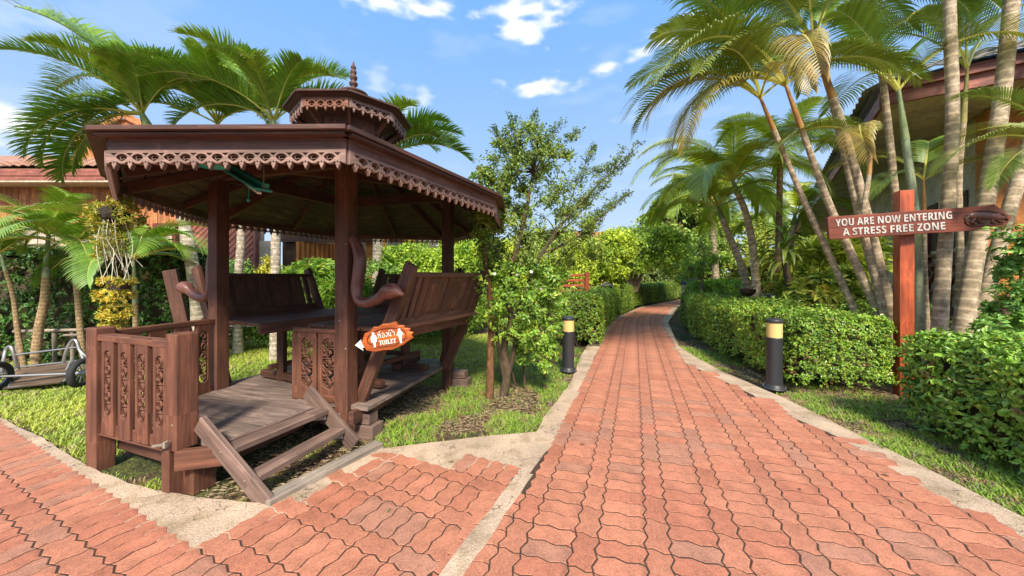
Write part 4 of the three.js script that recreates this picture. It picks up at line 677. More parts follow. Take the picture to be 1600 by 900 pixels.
// ---------- grass ----------
{
  const tuft = (n, h, sp, seed) => { const r = rng(seed), pos = [], col = []; for (let i = 0; i < n; i++) { const a = r() * 6.283, d = r() * sp, x = Math.cos(a) * d, z = Math.sin(a) * d, b = r() * 6.283, H = h * (0.5 + 0.6 * r()), w = 0.0035 + 0.002 * r(), lean = H * (0.3 + 0.8 * r()), k = 0.75 + 0.5 * r(), cx = Math.cos(b), cz = Math.sin(b), p = [x - cz * w, 0, z + cx * w], q = [x + cz * w, 0, z - cx * w], m = [x + cx * lean * 0.4 - cz * w * 0.8, H * 0.65, z + cz * lean * 0.4 + cx * w * 0.8], m2 = [x + cx * lean * 0.4 + cz * w * 0.8, H * 0.65, z + cz * lean * 0.4 - cx * w * 0.8], t = [x + cx * lean, H, z + cz * lean]; for (const f of [[p, q, m2], [p, m2, m], [m, m2, t]]) for (const v of f) { pos.push(...v); col.push(k, k, k); } } return soup(pos, col); };
  const geo = [tuft(18, 0.04, 0.07, 1), tuft(18, 0.033, 0.075, 2), tuft(12, 0.06, 0.05, 3)];
  const deck = [[-3.05, 2.5], [-2.1, 2.2], [-1.8, 2.35], [-1.5, 3.0], [-1.25, 2.95], [-0.7, 4.4], [-2.3, 4.95], [-2.95, 3.6]], stepZone = [[-2.2, 2.1], [-1.45, 2.05], [-1.0, 2.85], [-1.3, 3.2]];
  const lawn = (name, label, poly, n, keep, colr, seed, y0 = -0.05) => {
    const r = rng(seed), list = [[], [], []], xs = poly.map((p) => p[0]), zs = poly.map((p) => p[1]), x0 = Math.min(...xs), x1 = Math.max(...xs), z0 = Math.min(...zs), z1 = Math.max(...zs);
    for (let k = 0; k < n; k++) { const x = x0 + r() * (x1 - x0), z = z0 + r() * (z1 - z0); if (!inside(poly, x, z) || inside(PATH, x, z) || inside(COURT, x, z)) continue; const w = keep(x, z, r); if (w <= 0) continue; const c = colr(x, z, r); list[Math.floor(r() * 3)].push([mat4(V(x, y0 + 0.005, -z), euler(0, r() * 6.28, 0), w * (0.7 + 0.5 * r())), c]); }
    const root = thing(name, V((x0 + x1) / 2, 0, -(z0 + z1) / 2), label, 'grass', null, 'stuff'); list.forEach((l, i) => l.length && scatter('blades', geo[i], M.grass, l, root));
  };
  const nz = (x, z, f, s) => fbm(x * f + 200, z * f + 200, 4096, s, 4);
  const green = (x, z, r) => { const w = clamp(nz(x, z, 0.9, 3) * 1.6 - 0.4 + (r() - 0.5) * 0.5), d = r() < 0.14 ? 1 : 0; return d ? rgb(0.5, 0.42, 0.2) : rgb(0.32 + 0.26 * w, 0.46 + 0.16 * w, 0.05 + 0.03 * w); };
  lawn('lawn', 'bright green mown lawn around and behind the summerhouse', [[-9.5, 4.9], [-6.6, 4.3], [-4.91, 3.5], [-3.82, 3.0], [-3.05, 2.6], [-2.6, 2.45], [-2.3, 3.0], [-0.4, 5.0], [0.6, 6.6], [-0.5, 8.5], [-4, 8.5], [-9.5, 7]], 60000, (x, z, r) => inside(deck, x, z) ? 0 : nz(x, z, 1.4, 11) > 0.3 ? 1 : 0.5, green, 3);
  const patchy = (th) => (x, z, r) => { if (inside(deck, x, z) || inside(stepZone, x, z)) return 0; const n = nz(x, z, 2.1, 19) + (r() - 0.5) * 0.16; return n > th ? 0.75 + (n - th) * 1.6 : r() < 0.06 ? 0.6 : 0; };
  const tuftc = (x, z, r) => { const n = nz(x, z, 2.1, 19), w = r(); return w < 0.25 + (n < 0.5 ? 0.4 : 0) ? rgb(0.38 * (0.6 + 0.6 * r()), 0.29 * (0.6 + 0.6 * r()), 0.12) : rgb(0.17 + 0.15 * w, 0.32 + 0.14 * w, 0.03); };
  lawn('patchy_grass', 'patchy grass and dry blades between summerhouse and brick path', [[-1.3, 2.85], [-0.95, 2.85], [-0.5, 2.97], [0.22, 3.12], [0.31, 3.4], [0.79, 4.7], [1.17, 6.1], [1.3, 7.2], [-0.2, 7], [-0.6, 4.5]], 34000, patchy(0.5), tuftc, 5);
  lawn('verge_grass', 'thin grass and weeds on the verge beside the right kerb', [[2.9, 1.6], [2.95, 2.87], [3.03, 4.02], [3.0, 5.1], [3.1, 5.9], [3.25, 7], [3.9, 7.6], [4.2, 4.2], [4.6, 3.6], [3.7, 2.8], [3.6, 1.6]], 26000, patchy(0.5), tuftc, 7);
  lawn('weeds', 'few small weeds and moss on bare earth beneath the wooden steps', [[-3.0, 2.55], [-2.3, 2.3], [-1.5, 2.15], [-1.05, 2.85], [-1.4, 3.1]], 1500, (x, z, r) => nz(x, z, 5, 23) > 0.56 ? 0.6 : 0, green, 9);
  { // moss and seedlings rooted in the joints
    const r = rng(61), l = []; for (let k = 0; k < 260; k++) { const s = Math.floor(r() * 60) * PW, c = Math.floor(r() * 8) - 6, t = c * (PLen + PW) + (r() < 0.5 ? 0 : PLen), h = -64 * Math.PI / 180, x = -0.75 + Math.sin(h) * s + Math.cos(h) * t, z = 1.9 + Math.cos(h) * s - Math.sin(h) * t; if (inside(COURT, x, z) && fbm(x * 1.5 + 30, z * 1.5 + 30, 4096, 5, 3) > 0.5) for (let m = 0; m < 3; m++) l.push([mat4(V(x + (r() - 0.5) * 0.03, -0.012, -z + (r() - 0.5) * 0.03), euler(0, r() * 6.28, 0), 0.2 + 0.22 * r()), rgb(0.09 + 0.1 * r(), 0.16 + 0.1 * r(), 0.03)]); }
    tag(scatter('joint_moss', geo[1], M.grass, l), 'moss and tiny weeds growing in the joints of the left paving', 'moss', null, 'stuff');
  }
  // dry clippings on the earth
  const r = rng(31), bits = [], bg = (() => { const pos = [], col = []; for (let k = 0; k < 7; k++) { const a = r() * 6.283, x = (r() - 0.5) * 0.16, z = (r() - 0.5) * 0.16, L = 0.02 + 0.035 * r(), c = 0.6 + 0.6 * r(); const dx = Math.cos(a) * L, dz = Math.sin(a) * L, w = 0.0028, y = 0.004 + r() * 0.008; for (const v of [[x, y, z], [x + dx, y + 0.004, z + dz], [x + dx * 0.5 - dz / L * w, y + 0.005, z + dz * 0.5 + dx / L * w], [x, y, z], [x + dx * 0.5 + dz / L * w, y, z + dz * 0.5 - dx / L * w], [x + dx, y + 0.004, z + dz]]) { pos.push(...v); col.push(c, c, c); } } return soup(pos, col); })();
  for (let k = 0; k < 15000; k++) { const right = r() < 0.4, x = right ? 2.95 + r() * 1.6 : -1.9 + r() * 3, z = right ? 1.6 + r() * 6 : 2.2 + r() * 4.5; if (inside(PATH, x, z) || inside(COURT, x, z) || (!right && (x > 0.25 + (z - 3) * 0.33 || (z < 3.15 && x > -1.1)))) continue; bits.push([mat4(V(x, -0.04, -z), euler(0, r() * 6.28, 0), 0.8 + 0.6 * r()), r() < 0.5 ? rgb(0.42, 0.31, 0.17) : rgb(0.26, 0.17, 0.09)]); }
  tag(scatter('dry_litter', bg, M.grass, bits), 'dry grass clippings and leaf litter strewn on the bare earth', 'litter', null, 'stuff');
  const fl = [[], []], lg = [leafGeo(1), leafGeo(2)]; function leafGeo(s) { const pos = [], col = []; leaf(pos, col, V(0, 0, 0), euler(0, 0, 0), 0.05, 0.02, [1, 1, 1], 0.2, true); return soup(pos, col); }
  for (const [u, v] of [[905, 695], [522, 757], [610, 795], [1392, 746], [1404, 783], [930, 760], [1236, 700], [870, 640], [965, 655], [560, 700], [810, 640], [455, 700], [1252, 768], [1120, 640], [700, 724]]) { const p = gp(u, v); fl[r() < 0.5 ? 0 : 1].push([mat4(V(p.x, 0.006, p.z), euler((r() - 0.5) * 0.3, r() * 6.28, 0), 0.5 + 0.6 * r()), r() < 0.5 ? rgb(0.2, 0.11, 0.05) : rgb(0.3, 0.24, 0.1)]); }
  tag(scatter('fallen_leaves', lg[0], M.grass, fl.flat()), 'small brown leaves scattered on the red paving', 'leaves', null, 'stuff');
}
// ---------- hedges ----------
const trim = { c0: [0.055, 0.13, 0.018], c1: [0.17, 0.3, 0.04] };
hedge('clipped_hedge', 'long clipped green hedge with the black bollard in front of it', 'clipped hedges', [[3.86, 4.15], [3.92, 5.5], [4.4, 7.5], [5.25, 9.9]], 1.05, 0.87, { ...trim, density: 540, seed: 11, base: 0.1, lump: 0.18, scale: 1.1 });
hedge('clipped_hedge', 'glossy leafy hedge nearest the viewer, below the carved sign board', 'clipped hedges', [[4.22, 3.15], [3.96, 0.9]], 1.35, 0.8, { spr: SPR.hedgeNear, c0: [0.035, 0.1, 0.014], c1: [0.15, 0.27, 0.04], density: 640, seed: 12, base: 0.06, lump: 0.22 });
hedge('clipped_hedge', 'low hedge along the left side of the path as it curves away', 'clipped hedges', [[1.28, 7.0], [1.75, 8.6], [2.9, 11.6], [5.0, 15.8], [8.6, 20.6], [13, 25]], 0.85, 0.94, { ...trim, c0: [0.045, 0.11, 0.016], density: 420, seed: 13, scale: 1.25 });
hedge('clipped_hedge', 'far hedge on the outer bend beyond the near right hedge', 'clipped hedges', [[5.5, 10.3], [7.0, 13.4], [9.4, 16.9], [13, 20.3]], 0.9, 0.86, { ...trim, density: 300, seed: 14, scale: 1.4 });
hedge('clipped_hedge', 'second flat-topped hedge behind the long one, under the slender palms', 'clipped hedges', [[5.6, 5.2], [6.4, 7.6], [8.6, 10.5]], 1.1, 0.92, { ...trim, density: 380, seed: 15, scale: 1.2 });
hedge('boundary_hedge', 'tall dark green hedge wall behind the luggage cart and slim palms', null, [[-10, 5.9], [-7, 5.85], [-5.3, 6.0]], 0.6, 1.74, { spr: SPR.ivy, c0: [0.018, 0.06, 0.014], c1: [0.06, 0.15, 0.03], density: 520, seed: 16, base: 0, lump: 0.3, sides: [0.2, 1] });
// ---------- the pot-bound shrub tree beside the summerhouse ----------
const PX = (Z) => Z / F;
function shrub(name, label, cat, blobsPx, Z, o) { // blobs in photo pixels around depth Z: [u, v, ru, rv, count, depth shift]
  const b0 = blobsPx[0], root = thing(name, V(X(b0[0], Z), 0, -Z), label, cat);
  const blobs = blobsPx.map(([u, v, ru, rv, n, dz = 0, rz]) => { const z = Z + dz; return [at(u, v, z), ru * PX(z), rv * PX(z), (rz ?? Math.min(ru, rv)) * PX(z), n]; });
  if (o.stems) part('trunk', o.stems.map(([pp, r0, r1]) => tube(pp.map(([u, v, dz = 0]) => at(u, v, Z + dz)), (t) => r0 + (r1 - r0) * t, { seg: 18, rad: 8 })), o.bark ?? M.bark, root);
  crown(root, blobs, { ...o, from: o.from ? o.from.map(([u, v, dz = 0]) => at(u, v, Z + dz)) : [] }); return root;
}
{
  const Z = 4.15;
  const root = shrub('shrub_tree', 'airy small-leaved tree with rusty stem between summerhouse and path', 'tree', [[800, 300, 52, 60, 360], [835, 235, 48, 42, 250], [775, 265, 28, 45, 150], [860, 330, 70, 60, 400, 0.3], [790, 380, 60, 50, 400], [870, 250, 40, 40, 160, 0.2], [845, 400, 60, 40, 350, 0.4], [765, 330, 25, 50, 110, -0.2], [820, 205, 30, 20, 60], [905, 380, 35, 40, 140, 0.5]], Z, {
    spr: SPR.tree, mat: M.leaf, c0: [0.07, 0.125, 0.022], c1: [0.2, 0.29, 0.05], seed: 21, hollow: 0.1, clump: 0.62, scale: 0.74, bark: M.bark, twig: 0.008, twigs: 7,
    stems: [[[[786, 620], [792, 580], [786, 540], [800, 500], [790, 450], [810, 380], [830, 290], [842, 210]], 0.05, 0.01], [[[789, 605], [805, 540], [812, 480], [850, 390], [905, 320, .3], [990, 235, .5]], 0.026, 0.006], [[[788, 590], [776, 520], [782, 440], [770, 360], [772, 240]], 0.024, 0.005], [[[850, 395], [900, 372, .3], [985, 300, .5]], 0.012, 0.004]],
    from: [[800, 430], [820, 350], [835, 270], [790, 480], [870, 365, .2], [774, 350]] });
  // long sprays of small leaves
  const r = rng(5), list = [], tw = [];
  for (const [a, b, sag] of [[[850, 390, .2], [1003, 222, .5], 6], [[900, 330, .3], [975, 232, .5], 5], [[880, 345, .3], [930, 225, .5], -8], [[860, 395, .3], [985, 300, .6], 4], [[905, 372, .4], [960, 312, .6], 3], [[835, 280], [905, 205, .3], -8], [[830, 260], [880, 190, .2], -5], [[815, 290], [770, 200, .1], -5], [[820, 240], [795, 182], -4], [[835, 240], [835, 178, .1], -3], [[870, 300, .3], [950, 262, .5], -6], [[800, 330], [750, 265, -.1], -5], [[780, 420], [735, 330, -.2], -4], [[860, 420, .3], [940, 350, .6], -4]]) {
    const A = at(a[0], a[1], Z + (a[2] ?? 0)), B = at(b[0], b[1], Z + (b[2] ?? 0)), m = A.clone().lerp(B, 0.5).add(V(0, -sag * PX(Z), 0)), c = new THREE.QuadraticBezierCurve3(A, m, B); tw.push(tube([A, m, B], (t) => 0.008 * (1.05 - 0.8 * t), { seg: 10, rad: 5 }));
    const L = A.distanceTo(B), n = Math.round(L * 75);
    for (let k = 0; k < n; k++) { const t = 0.12 + 0.88 * Math.pow(r(), 0.75), p = c.getPoint(t), s = 0.085 * (1.15 - t * 0.75); p.add(V((r() - 0.5) * 2 * s, (r() - 0.4) * 2 * s, (r() - 0.5) * 2 * s)); const w = r(); list.push([mat4(p, euler((r() - 0.5) * 2, r() * 6.28, (r() - 0.5) * 1.5), 0.4 + 0.3 * r()), rgb(0.05 + 0.1 * w, 0.095 + 0.12 * w, 0.02 + 0.02 * w)]); }
  }
  part('branches', tw, M.bark, root); scatter('foliage', SPR.tree[0], M.leaf, list, root);
}
{
  const Z = 4.0, root = shrub('gardenia_bush', 'dark glossy bush dotted with white flowers at foot of the airy tree', 'shrub', [[805, 490, 45, 45, 280], [838, 505, 40, 50, 400, 0.2], [830, 440, 50, 32, 280, 0.1], [770, 440, 36, 40, 160], [868, 455, 26, 40, 190, 0.4], [838, 555, 32, 20, 150, .2]], Z, {
    spr: [14, 15].map((s) => sprig(7, 0.07, 0.06, 0.034, s, { fine: true })), mat: M.gloss, c0: [0.05, 0.125, 0.02], c1: [0.18, 0.32, 0.045], seed: 22, hollow: 0.2, clump: 0.5, scale: 0.85, stems: [[[[820, 600, .3], [818, 540, .3], [835, 470, .2]], 0.016, 0.006], [[[850, 590, .35], [862, 520, .3], [850, 450, .2]], 0.014, 0.005], [[[805, 600, .3], [790, 545, .2], [770, 470, .1]], 0.014, 0.005]], from: [[835, 500, .2], [790, 520, .1], [855, 500, .3]], twig: 0.006 });
  const pet = (() => { const pos = [], col = []; for (let k = 0; k < 6; k++) leaf(pos, col, V(0, 0, 0), euler(0, k * 1.047, 0.25), 0.026, 0.018, [1, 1, 1], 0.2, true); return soup(pos, col); })();
  for (const [u, v] of [[813, 412], [773, 428], [830, 425], [808, 430], [866, 438], [845, 452]]) piece('flower', pet, M.white2 ??= leafMat({ color: rgb(0.82, 0.8, 0.7) }), root, mat4(at(u, v, 3.72), euler(1.0, u, 0.3), 0.8));
}
{ // the young rusty stem next to it, with a hanging root
  const Z = 4.05, root = thing('sapling', gp(766, 615), 'straight rusty-brown sapling stem just right of the bench', 'tree'); part('trunk', tube([at(765, 622, Z), at(766, 560, Z), at(768, 490, Z), at(760, 420, Z), at(752, 320, Z), at(748, 260, Z)], (t) => 0.048 - 0.04 * t, { seg: 24, rad: 9 }), M.barkRed, root);
  crown(root, [[at(757, 340, Z), 0.12, 0.55, 0.12, 60], [at(752, 290, Z - 0.1), 0.14, 0.2, 0.12, 30], [at(742, 497, Z), 0.1, 0.05, 0.1, 8]], { spr: [sprig(5, 0.06, 0.06, 0.034, 77, { fine: true })], c0: [0.09, 0.19, 0.03], c1: [0.18, 0.32, 0.05], seed: 4, hollow: 0.1, scale: 0.9, from: [at(760, 400, Z), at(752, 320, Z)], twig: 0.004 });
}
// ---------- palms: foxtails behind the summerhouse ----------
const G1 = 'foxtail palms behind the summerhouse';
palm('foxtail_palm', 'foxtail palm whose pale trunk leans left behind the summerhouse front post', G1, [at(312, 500, 5.6), at(298, 400, 5.7), at(283, 330, 5.8), at(260, 262, 5.9), at(232, 200, 6)], 0.095, 0.075, [[182, 1, 0.95], [165, 1, 0.9], [174, 0, 0.95], [188, 2, 0.92], [196, 2, 0.9, 0, -0.35], [180, 2, 0.95, 0, -0.5], [210, 2, 0.85, 0, -0.4], [150, 1, 0.85, 0, 0.2], [120, 1, 0.75, 0, 0.2], [90, 1, 0.7, 0, .2], [50, 1, 0.7], [15, 1, 0.7], [235, 0, 0.7], [258, 3, 0.65], [285, 3, 0.6], [315, 0, 0.65], [345, 0, 0.7], [170, 0, 0.9, 0, -0.7]], FR.fox, { mat: M.palmGrey, seed: 2, shaftL: 0.3, yawJ: 5 });
palm('foxtail_palm', 'foxtail palm with the thin white trunk seen against the red lattice', G1, [at(372, 540, 6.4), at(372, 440, 6.4), at(376, 350, 6.4), at(345, 215, 6.5)], 0.07, 0.06, [[175, 3, 0.8], [150, 1, 0.75], [120, 1, 0.75], [85, 3, 0.8], [40, 1, 0.75], [10, 0, 0.8], [350, 2, 0.75], [300, 3, 0.75], [270, 1, 0.6], [250, 0, 0.75], [210, 2, 0.8], [70, 1, 0.8], [230, 3, 0.75], [320, 1, 0.7], [280, 0, 0.7], [25, 3, 0.85]], FR.fox, { mat: M.palmGrey, seed: 3, shaftL: 0.3 });
palm('foxtail_palm', 'foxtail palm with straight grey-white trunk standing behind the back bench', G1, [at(430, 562, 5.9), at(430, 470, 5.9), at(431, 360, 5.9), at(428, 215, 6)], 0.078, 0.068, [[165, 1, 0.75], [110, 1, 0.85], [80, 1, 0.8], [45, 1, 0.8], [25, 1, 0.8], [8, 0, 0.75], [185, 3, 0.8], [220, 0, 0.75], [250, 3, 0.7], [270, 0, 0.65], [295, 3, 0.65], [320, 0, 0.7], [140, 3, 0.8], [200, 2, 0.75], [340, 3, 0.7], [60, 3, 0.8]], FR.fox, { mat: M.palmGrey, seed: 4, shaftL: 0.3 });
palm('foxtail_palm', 'foxtail palm rising right of the little upper roof', G1, [at(590, 500, 8.2), at(590, 400, 8.2), at(594, 260, 8.2)], 0.12, 0.1, [[0, 0, 0.95], [345, 0, 0.9], [20, 3, 0.95], [50, 3, 0.85], [100, 1, 0.8], [180, 0, 0.8], [150, 3, 0.8], [315, 3, 0.8], [270, 0, 0.8], [225, 0, 0.8], [330, 2, 1.0], [8, 2, 1.05]], FR.fox, { mat: M.palmGrey, seed: 5, shaftL: 0.2 });
// slim young palms on the left lawn
const G2 = 'slim young palms on the left lawn';
palm('young_palm', 'leftmost slim palm, its thin trunk bending away by the cart', G2, [at(40, 590, 4.9), at(28, 520, 4.9), at(20, 460, 4.9), at(8, 420, 4.9)], 0.032, 0.022, fan(9, [0, 1, 2], 0.75, 20), FR.young, { mat: M.palmYoung, shaft: M.shaftPale, shaftL: 0.25, seed: 11 });
palm('young_palm', 'thickest of the slim lawn palms, brown-banded trunk behind the cart', G2, [at(54, 592, 4.8), at(60, 520, 4.8), at(70, 465, 4.8), at(72, 430, 4.8)], 0.055, 0.038, fan(11, [0, 2, 1], 0.9, 10), FR.young, { mat: M.palmYoung, shaft: M.shaftPale, shaftL: 0.55, seed: 12 });
palm('young_palm', 'upright slim palm between the cart and the hanging yellow plant', G2, [at(133, 585, 4.9), at(126, 520, 4.9), at(122, 470, 4.9), at(119, 440, 4.9)], 0.037, 0.032, fan(10, [2, 0, 1], 0.85, 40), FR.young, { mat: M.palmYoung, shaft: M.shaftPale, shaftL: 0.5, seed: 13 });
palm('young_palm', 'slim palm right of the hanging yellow plant, near the porch', G2, [at(212, 560, 5), at(212, 500, 5), at(211, 470, 5)], 0.035, 0.03, [...fan(10, [0, 2, 1], 0.95, 0), [0, 0, 1.2], [15, 1, 1.1]], FR.young, { mat: M.palmYoung, shaft: M.shaftPale, shaftL: 0.6, seed: 14 });
// areca clump behind the sign
const G3 = 'areca palms in the clump behind the carved sign', O = M.shaftOrange;
const AR = (label, pp, Z, w0, w1, fr, o = {}) => palm('areca_palm', label, G3, pp.map(([u, v, dz = 0]) => at(u, v, Z + dz)), 0.66 * w0 * Z / F / 2 / Math.hypot(1, (pp[0][0] - 800) / F), 0.66 * w1 * Z / F / 2 / Math.hypot(1, (pp[0][0] - 800) / F), fr, FR.areca, { mat: M.palm, ...o });
AR('thick straight areca trunk directly right of the red sign post, running out of the top', [[1466, 545], [1474, 420], [1488, 200], [1484, 30], [1476, -230]], 4.2, 40, 32, [[180, 2, .85], [222, 0, .8], [140, 1, .9], [60, 1, .9]], { seed: 31, shaft: M.shaft });
AR('thickest areca trunk, leaning right with bold pale rings', [[1500, 545], [1520, 420], [1548, 270], [1568, 130], [1600, -230]], 4.25, 52, 38, [[200, 2, .8], [120, 1, .9], [320, 0, .8]], { seed: 32 });
AR('rightmost dark areca trunk leaning hard to the right edge', [[1520, 545], [1545, 440], [1585, 300], [1640, 120], [1720, -160]], 4.5, 46, 34, [[150, 2, .8], [60, 1, .9], [330, 0, .8]], { seed: 33 });
AR('slender pale green areca stem close behind the red post, crown near the roof edge', [[1437, 545], [1434, 430], [1428, 320], [1414, 215]], 4.4, 30, 22, [[170, 1, .75], [60, 1, .9], [15, 3, .95], [110, 3, .9], [200, 3, .75], [330, 1, .75]], { seed: 34, mat: M.shaftPale, shaft: M.shaft, shaftL: 0.6 });
AR('thin orange-brown areca stem half hidden behind the red post', [[1450, 530], [1446, 440], [1444, 330]], 4.8, 15, 12, [[40, 3, .6], [120, 1, .6], [300, 0, .5], [200, 2, .5]], { seed: 35, shaft: O });
AR('leaning areca with orange shaft reaching the top of the picture', [[1405, 545], [1380, 440], [1348, 310], [1318, 200], [1300, 150]], 4.6, 34, 22, [[180, 1, 1], [150, 3, 1], [90, 1, .9], [30, 3, 0.9], [0, 1, .9], [205, 1, 1], [265, 3, 0.8]], { seed: 36, shaft: O, shaftL: 0.75 });
AR('areca leaning left across the roof corner with brownish drying fronds', [[1395, 545], [1350, 440], [1296, 320], [1252, 200]], 4.5, 30, 18, [[182, -1, 1], [162, 0, 1.05], [203, 0, 1], [120, 3, 1], [80, 3, .9], [30, 1, .9], [350, 0, 0.8], [228, -2, 0.85], [172, 1, 1.05]], { seed: 37, shaft: O, shaftL: 0.6 });
AR('slimmest leaning areca, furthest left of the clump, above the clipped hedge', [[1352, 530], [1310, 430], [1255, 310], [1208, 200]], 4.7, 22, 15, [[178, 0, .95], [165, -2, 1], [205, -1, .9], [220, 0, .8], [140, 1, .95], [80, 1, .85], [40, 3, .85], [250, -2, 0.7], [190, 3, 1], [330, 0, .7]], { seed: 38, shaft: O, shaftL: 0.45 });
AR('areca with bleached hanging fronds in front of the beige soffit', [[1392, 545], [1372, 450], [1350, 350], [1358, 270]], 4.4, 26, 14, [[215, -2, .62], [175, 0, .6], [60, 1, .65], [120, 1, .7]], { seed: 39, shaft: O, shaftL: 0.35 });
AR('pale areca with yellow-green shaft between the two thick trunks at the roof', [[1496, 545], [1500, 400], [1498, 280], [1505, 190]], 4.9, 24, 18, [[180, 1, .8], [140, 3, .8], [30, 1, .8], [345, 3, .8], [215, 3, .7]], { seed: 40, shaft: std([0.5, 0.42, 0.12], { map: T.blotch }), shaftL: 0.75 });
AR('low areca sprout whose green frond hangs over the end of the sign board', [[1640, 480], [1650, 400], [1655, 300]], 3.7, 16, 12, [[170, 0, .55], [195, 2, .5], [150, 3, .6], [90, 1, .6], [0, 0, .6], [225, 2, .5]], { seed: 41 });
AR('areca stem between the orange-shafted one and the leaning one, crown near the top edge', [[1402, 545], [1364, 420], [1322, 250], [1278, 60]], 4.9, 28, 18, [[180, 1, 1], [160, 0, 1], [200, 2, .95], [120, 1, .9], [60, 1, .9], [20, 0, .9], [345, 2, .9], [235, 0, .85], [280, 3, .7]], { seed: 42, shaft: M.shaftPale, shaftL: 0.4 });
AR('tall slim areca stem whose crown fans out above the roof corner', [[1425, 545], [1408, 400], [1386, 180], [1368, 40]], 5.0, 26, 18, [[180, 0, .95], [150, 1, .95], [205, 2, .9], [100, 1, .9], [45, 1, .9], [10, 0, .9], [340, 2, .9], [250, 3, .75], [300, 0, .75]], { seed: 43, shaft: M.shaft, shaftL: 0.4 });
// slender palms in the middle distance
const G4 = 'slender palms along the middle of the path';
palm('slender_palm', 'slender palm with grey ringed trunk behind the hanging coconut pot', G4, [at(1182, 480, 7.6), at(1178, 400, 7.6), at(1166, 335, 7.6), at(1152, 300, 7.6)], 0.09, 0.06, [...fan(12, [0, 1, 2], 0.9, 5), [182, 0, 1.1], [170, 2, 1.1]], FR.coco, { seed: 51, shaftL: 0.3, shaft: M.shaft });
palm('slender_palm', 'thin dark palm trunk standing right of the coconut pot palm', G4, [at(1213, 482, 7.4), at(1216, 400, 7.4), at(1218, 300, 7.4), at(1219, 255, 7.4)], 0.065, 0.055, fan(11, [0, 1, 2], 0.75, 15), FR.coco, { seed: 52, mat: std([0.3, 0.19, 0.12], { map: T.ringbark }), shaftL: 0.3, shaft: O });
palm('slender_palm', 'paler slender palm just left of the grey ringed one, bright yellow-green crown', G4, [at(1172, 478, 8.6), at(1160, 420, 8.6), at(1140, 370, 8.7), at(1128, 340, 8.7)], 0.09, 0.07, [...fan(11, [0, 1, 2], 0.95, 30), [185, 0, 1]], FR.coco, { seed: 53, shaftL: 0.3 });
palm('slender_palm', 'distant bright palm between the middle palms and the roof corner', G4, [at(1225, 470, 11), at(1232, 400, 11), at(1240, 350, 11)], 0.11, 0.08, fan(12, [0, 1, 2], 0.9, 0), FR.coco, { seed: 54, shaftL: 0.3 });
palm('slender_palm', 'background palm with hanging fronds behind the grey ringed trunk', G4, [at(1120, 470, 13), at(1118, 420, 13), at(1112, 330, 13)], 0.12, 0.1, fan(13, [0, 1, 2], 1.15, 8), FR.coco, { seed: 55, shaftL: 0.4 });
// ---------- trees and shrubs ----------
const farC = { c0: [0.085, 0.165, 0.028], c1: [0.26, 0.37, 0.055] };
shrub('frangipani_tree', 'multi-stemmed pale frangipani with rounded crown beside the curve of the path', 'tree', [[1010, 385, 60, 38, 560], [985, 400, 40, 30, 300], [1040, 390, 35, 32, 260]], 15, { ...farC, spr: SPR.mid, seed: 61, scale: 2.1, bark: M.barkPale, hollow: 0.4, stems: [[[[988, 456], [985, 430], [975, 400]], 0.1, 0.05], [[[990, 456], [995, 425], [1010, 395]], 0.1, 0.05], [[[993, 456], [1005, 425], [1030, 395]], 0.09, 0.04], [[[986, 456], [978, 435], [960, 410]], 0.08, 0.03]], from: [[975, 405], [1010, 400], [1030, 398]], twig: 0.04 });
shrub('lime_tree', 'bright yellow-green leafy tree left of the frangipani, behind the left hedge', 'tree', [[940, 410, 42, 38, 560], [915, 400, 30, 30, 300], [965, 385, 30, 25, 260], [950, 430, 30, 20, 200]], 12.5, { c0: [0.14, 0.22, 0.02], c1: [0.34, 0.42, 0.045], spr: SPR.mid, seed: 62, scale: 1.9, bark: M.bark, stems: [[[[935, 470], [938, 430], [940, 400]], 0.08, 0.04]], from: [[940, 410]], twig: 0.03 });
shrub('rain_tree', 'large dark spreading tree rising over the path in the distance', 'tree', [[1085, 295, 42, 20, 420], [1060, 320, 45, 25, 420], [1100, 330, 45, 30, 420], [1030, 352, 35, 20, 260], [1110, 280, 25, 15, 160], [1010, 370, 28, 15, 160], [1075, 360, 55, 25, 420]], 30, { c0: [0.065, 0.135, 0.026], c1: [0.2, 0.29, 0.05], spr: SPR.far, seed: 63, scale: 2.0, hollow: 0.3, clump: 0.75, stems: [[[[1102, 455], [1100, 400], [1085, 340], [1070, 310]], 0.4, 0.12], [[[1102, 410], [1110, 360], [1105, 300]], 0.25, 0.1]], from: [[1085, 330], [1105, 310], [1070, 330]], twig: 0.14 });
shrub('bare_stemmed_tree', 'small tree with thick forked brown trunk at the right bend of the path', 'tree', [[1085, 395, 35, 35, 330], [1060, 410, 30, 30, 250], [1110, 400, 25, 30, 200]], 17, { ...farC, spr: SPR.mid, seed: 64, scale: 2.1, bark: M.bark, stems: [[[[1118, 456], [1114, 425], [1122, 395], [1135, 375]], 0.3, 0.14], [[[1115, 430], [1102, 410], [1090, 385]], 0.2, 0.08]], from: [[1090, 390], [1120, 395]], twig: 0.05 });
shrub('pale_sapling', 'thin pale-barked sapling in front of the round shrub by the bend', 'tree', [[1090, 400, 25, 28, 130], [1075, 425, 22, 18, 80]], 10.5, { ...farC, spr: SPR.mid, seed: 65, scale: 1.2, bark: M.barkPale, stems: [[[[1096, 462], [1097, 430], [1100, 395], [1094, 370]], 0.06, 0.02], [[[1097, 440], [1085, 425], [1072, 415]], 0.03, 0.012]], from: [[1098, 400], [1080, 420]], twig: 0.02 });
shrub('round_shrub', 'clipped round shrub on the far side of the right hedge', 'shrub', [[1120, 452, 42, 13, 900, 0, 40]], 11, { c0: [0.06, 0.15, 0.018], c1: [0.18, 0.33, 0.035], spr: SPR.mid, seed: 66, hollow: 0.8, scale: 1.2, clump: 0.1 });
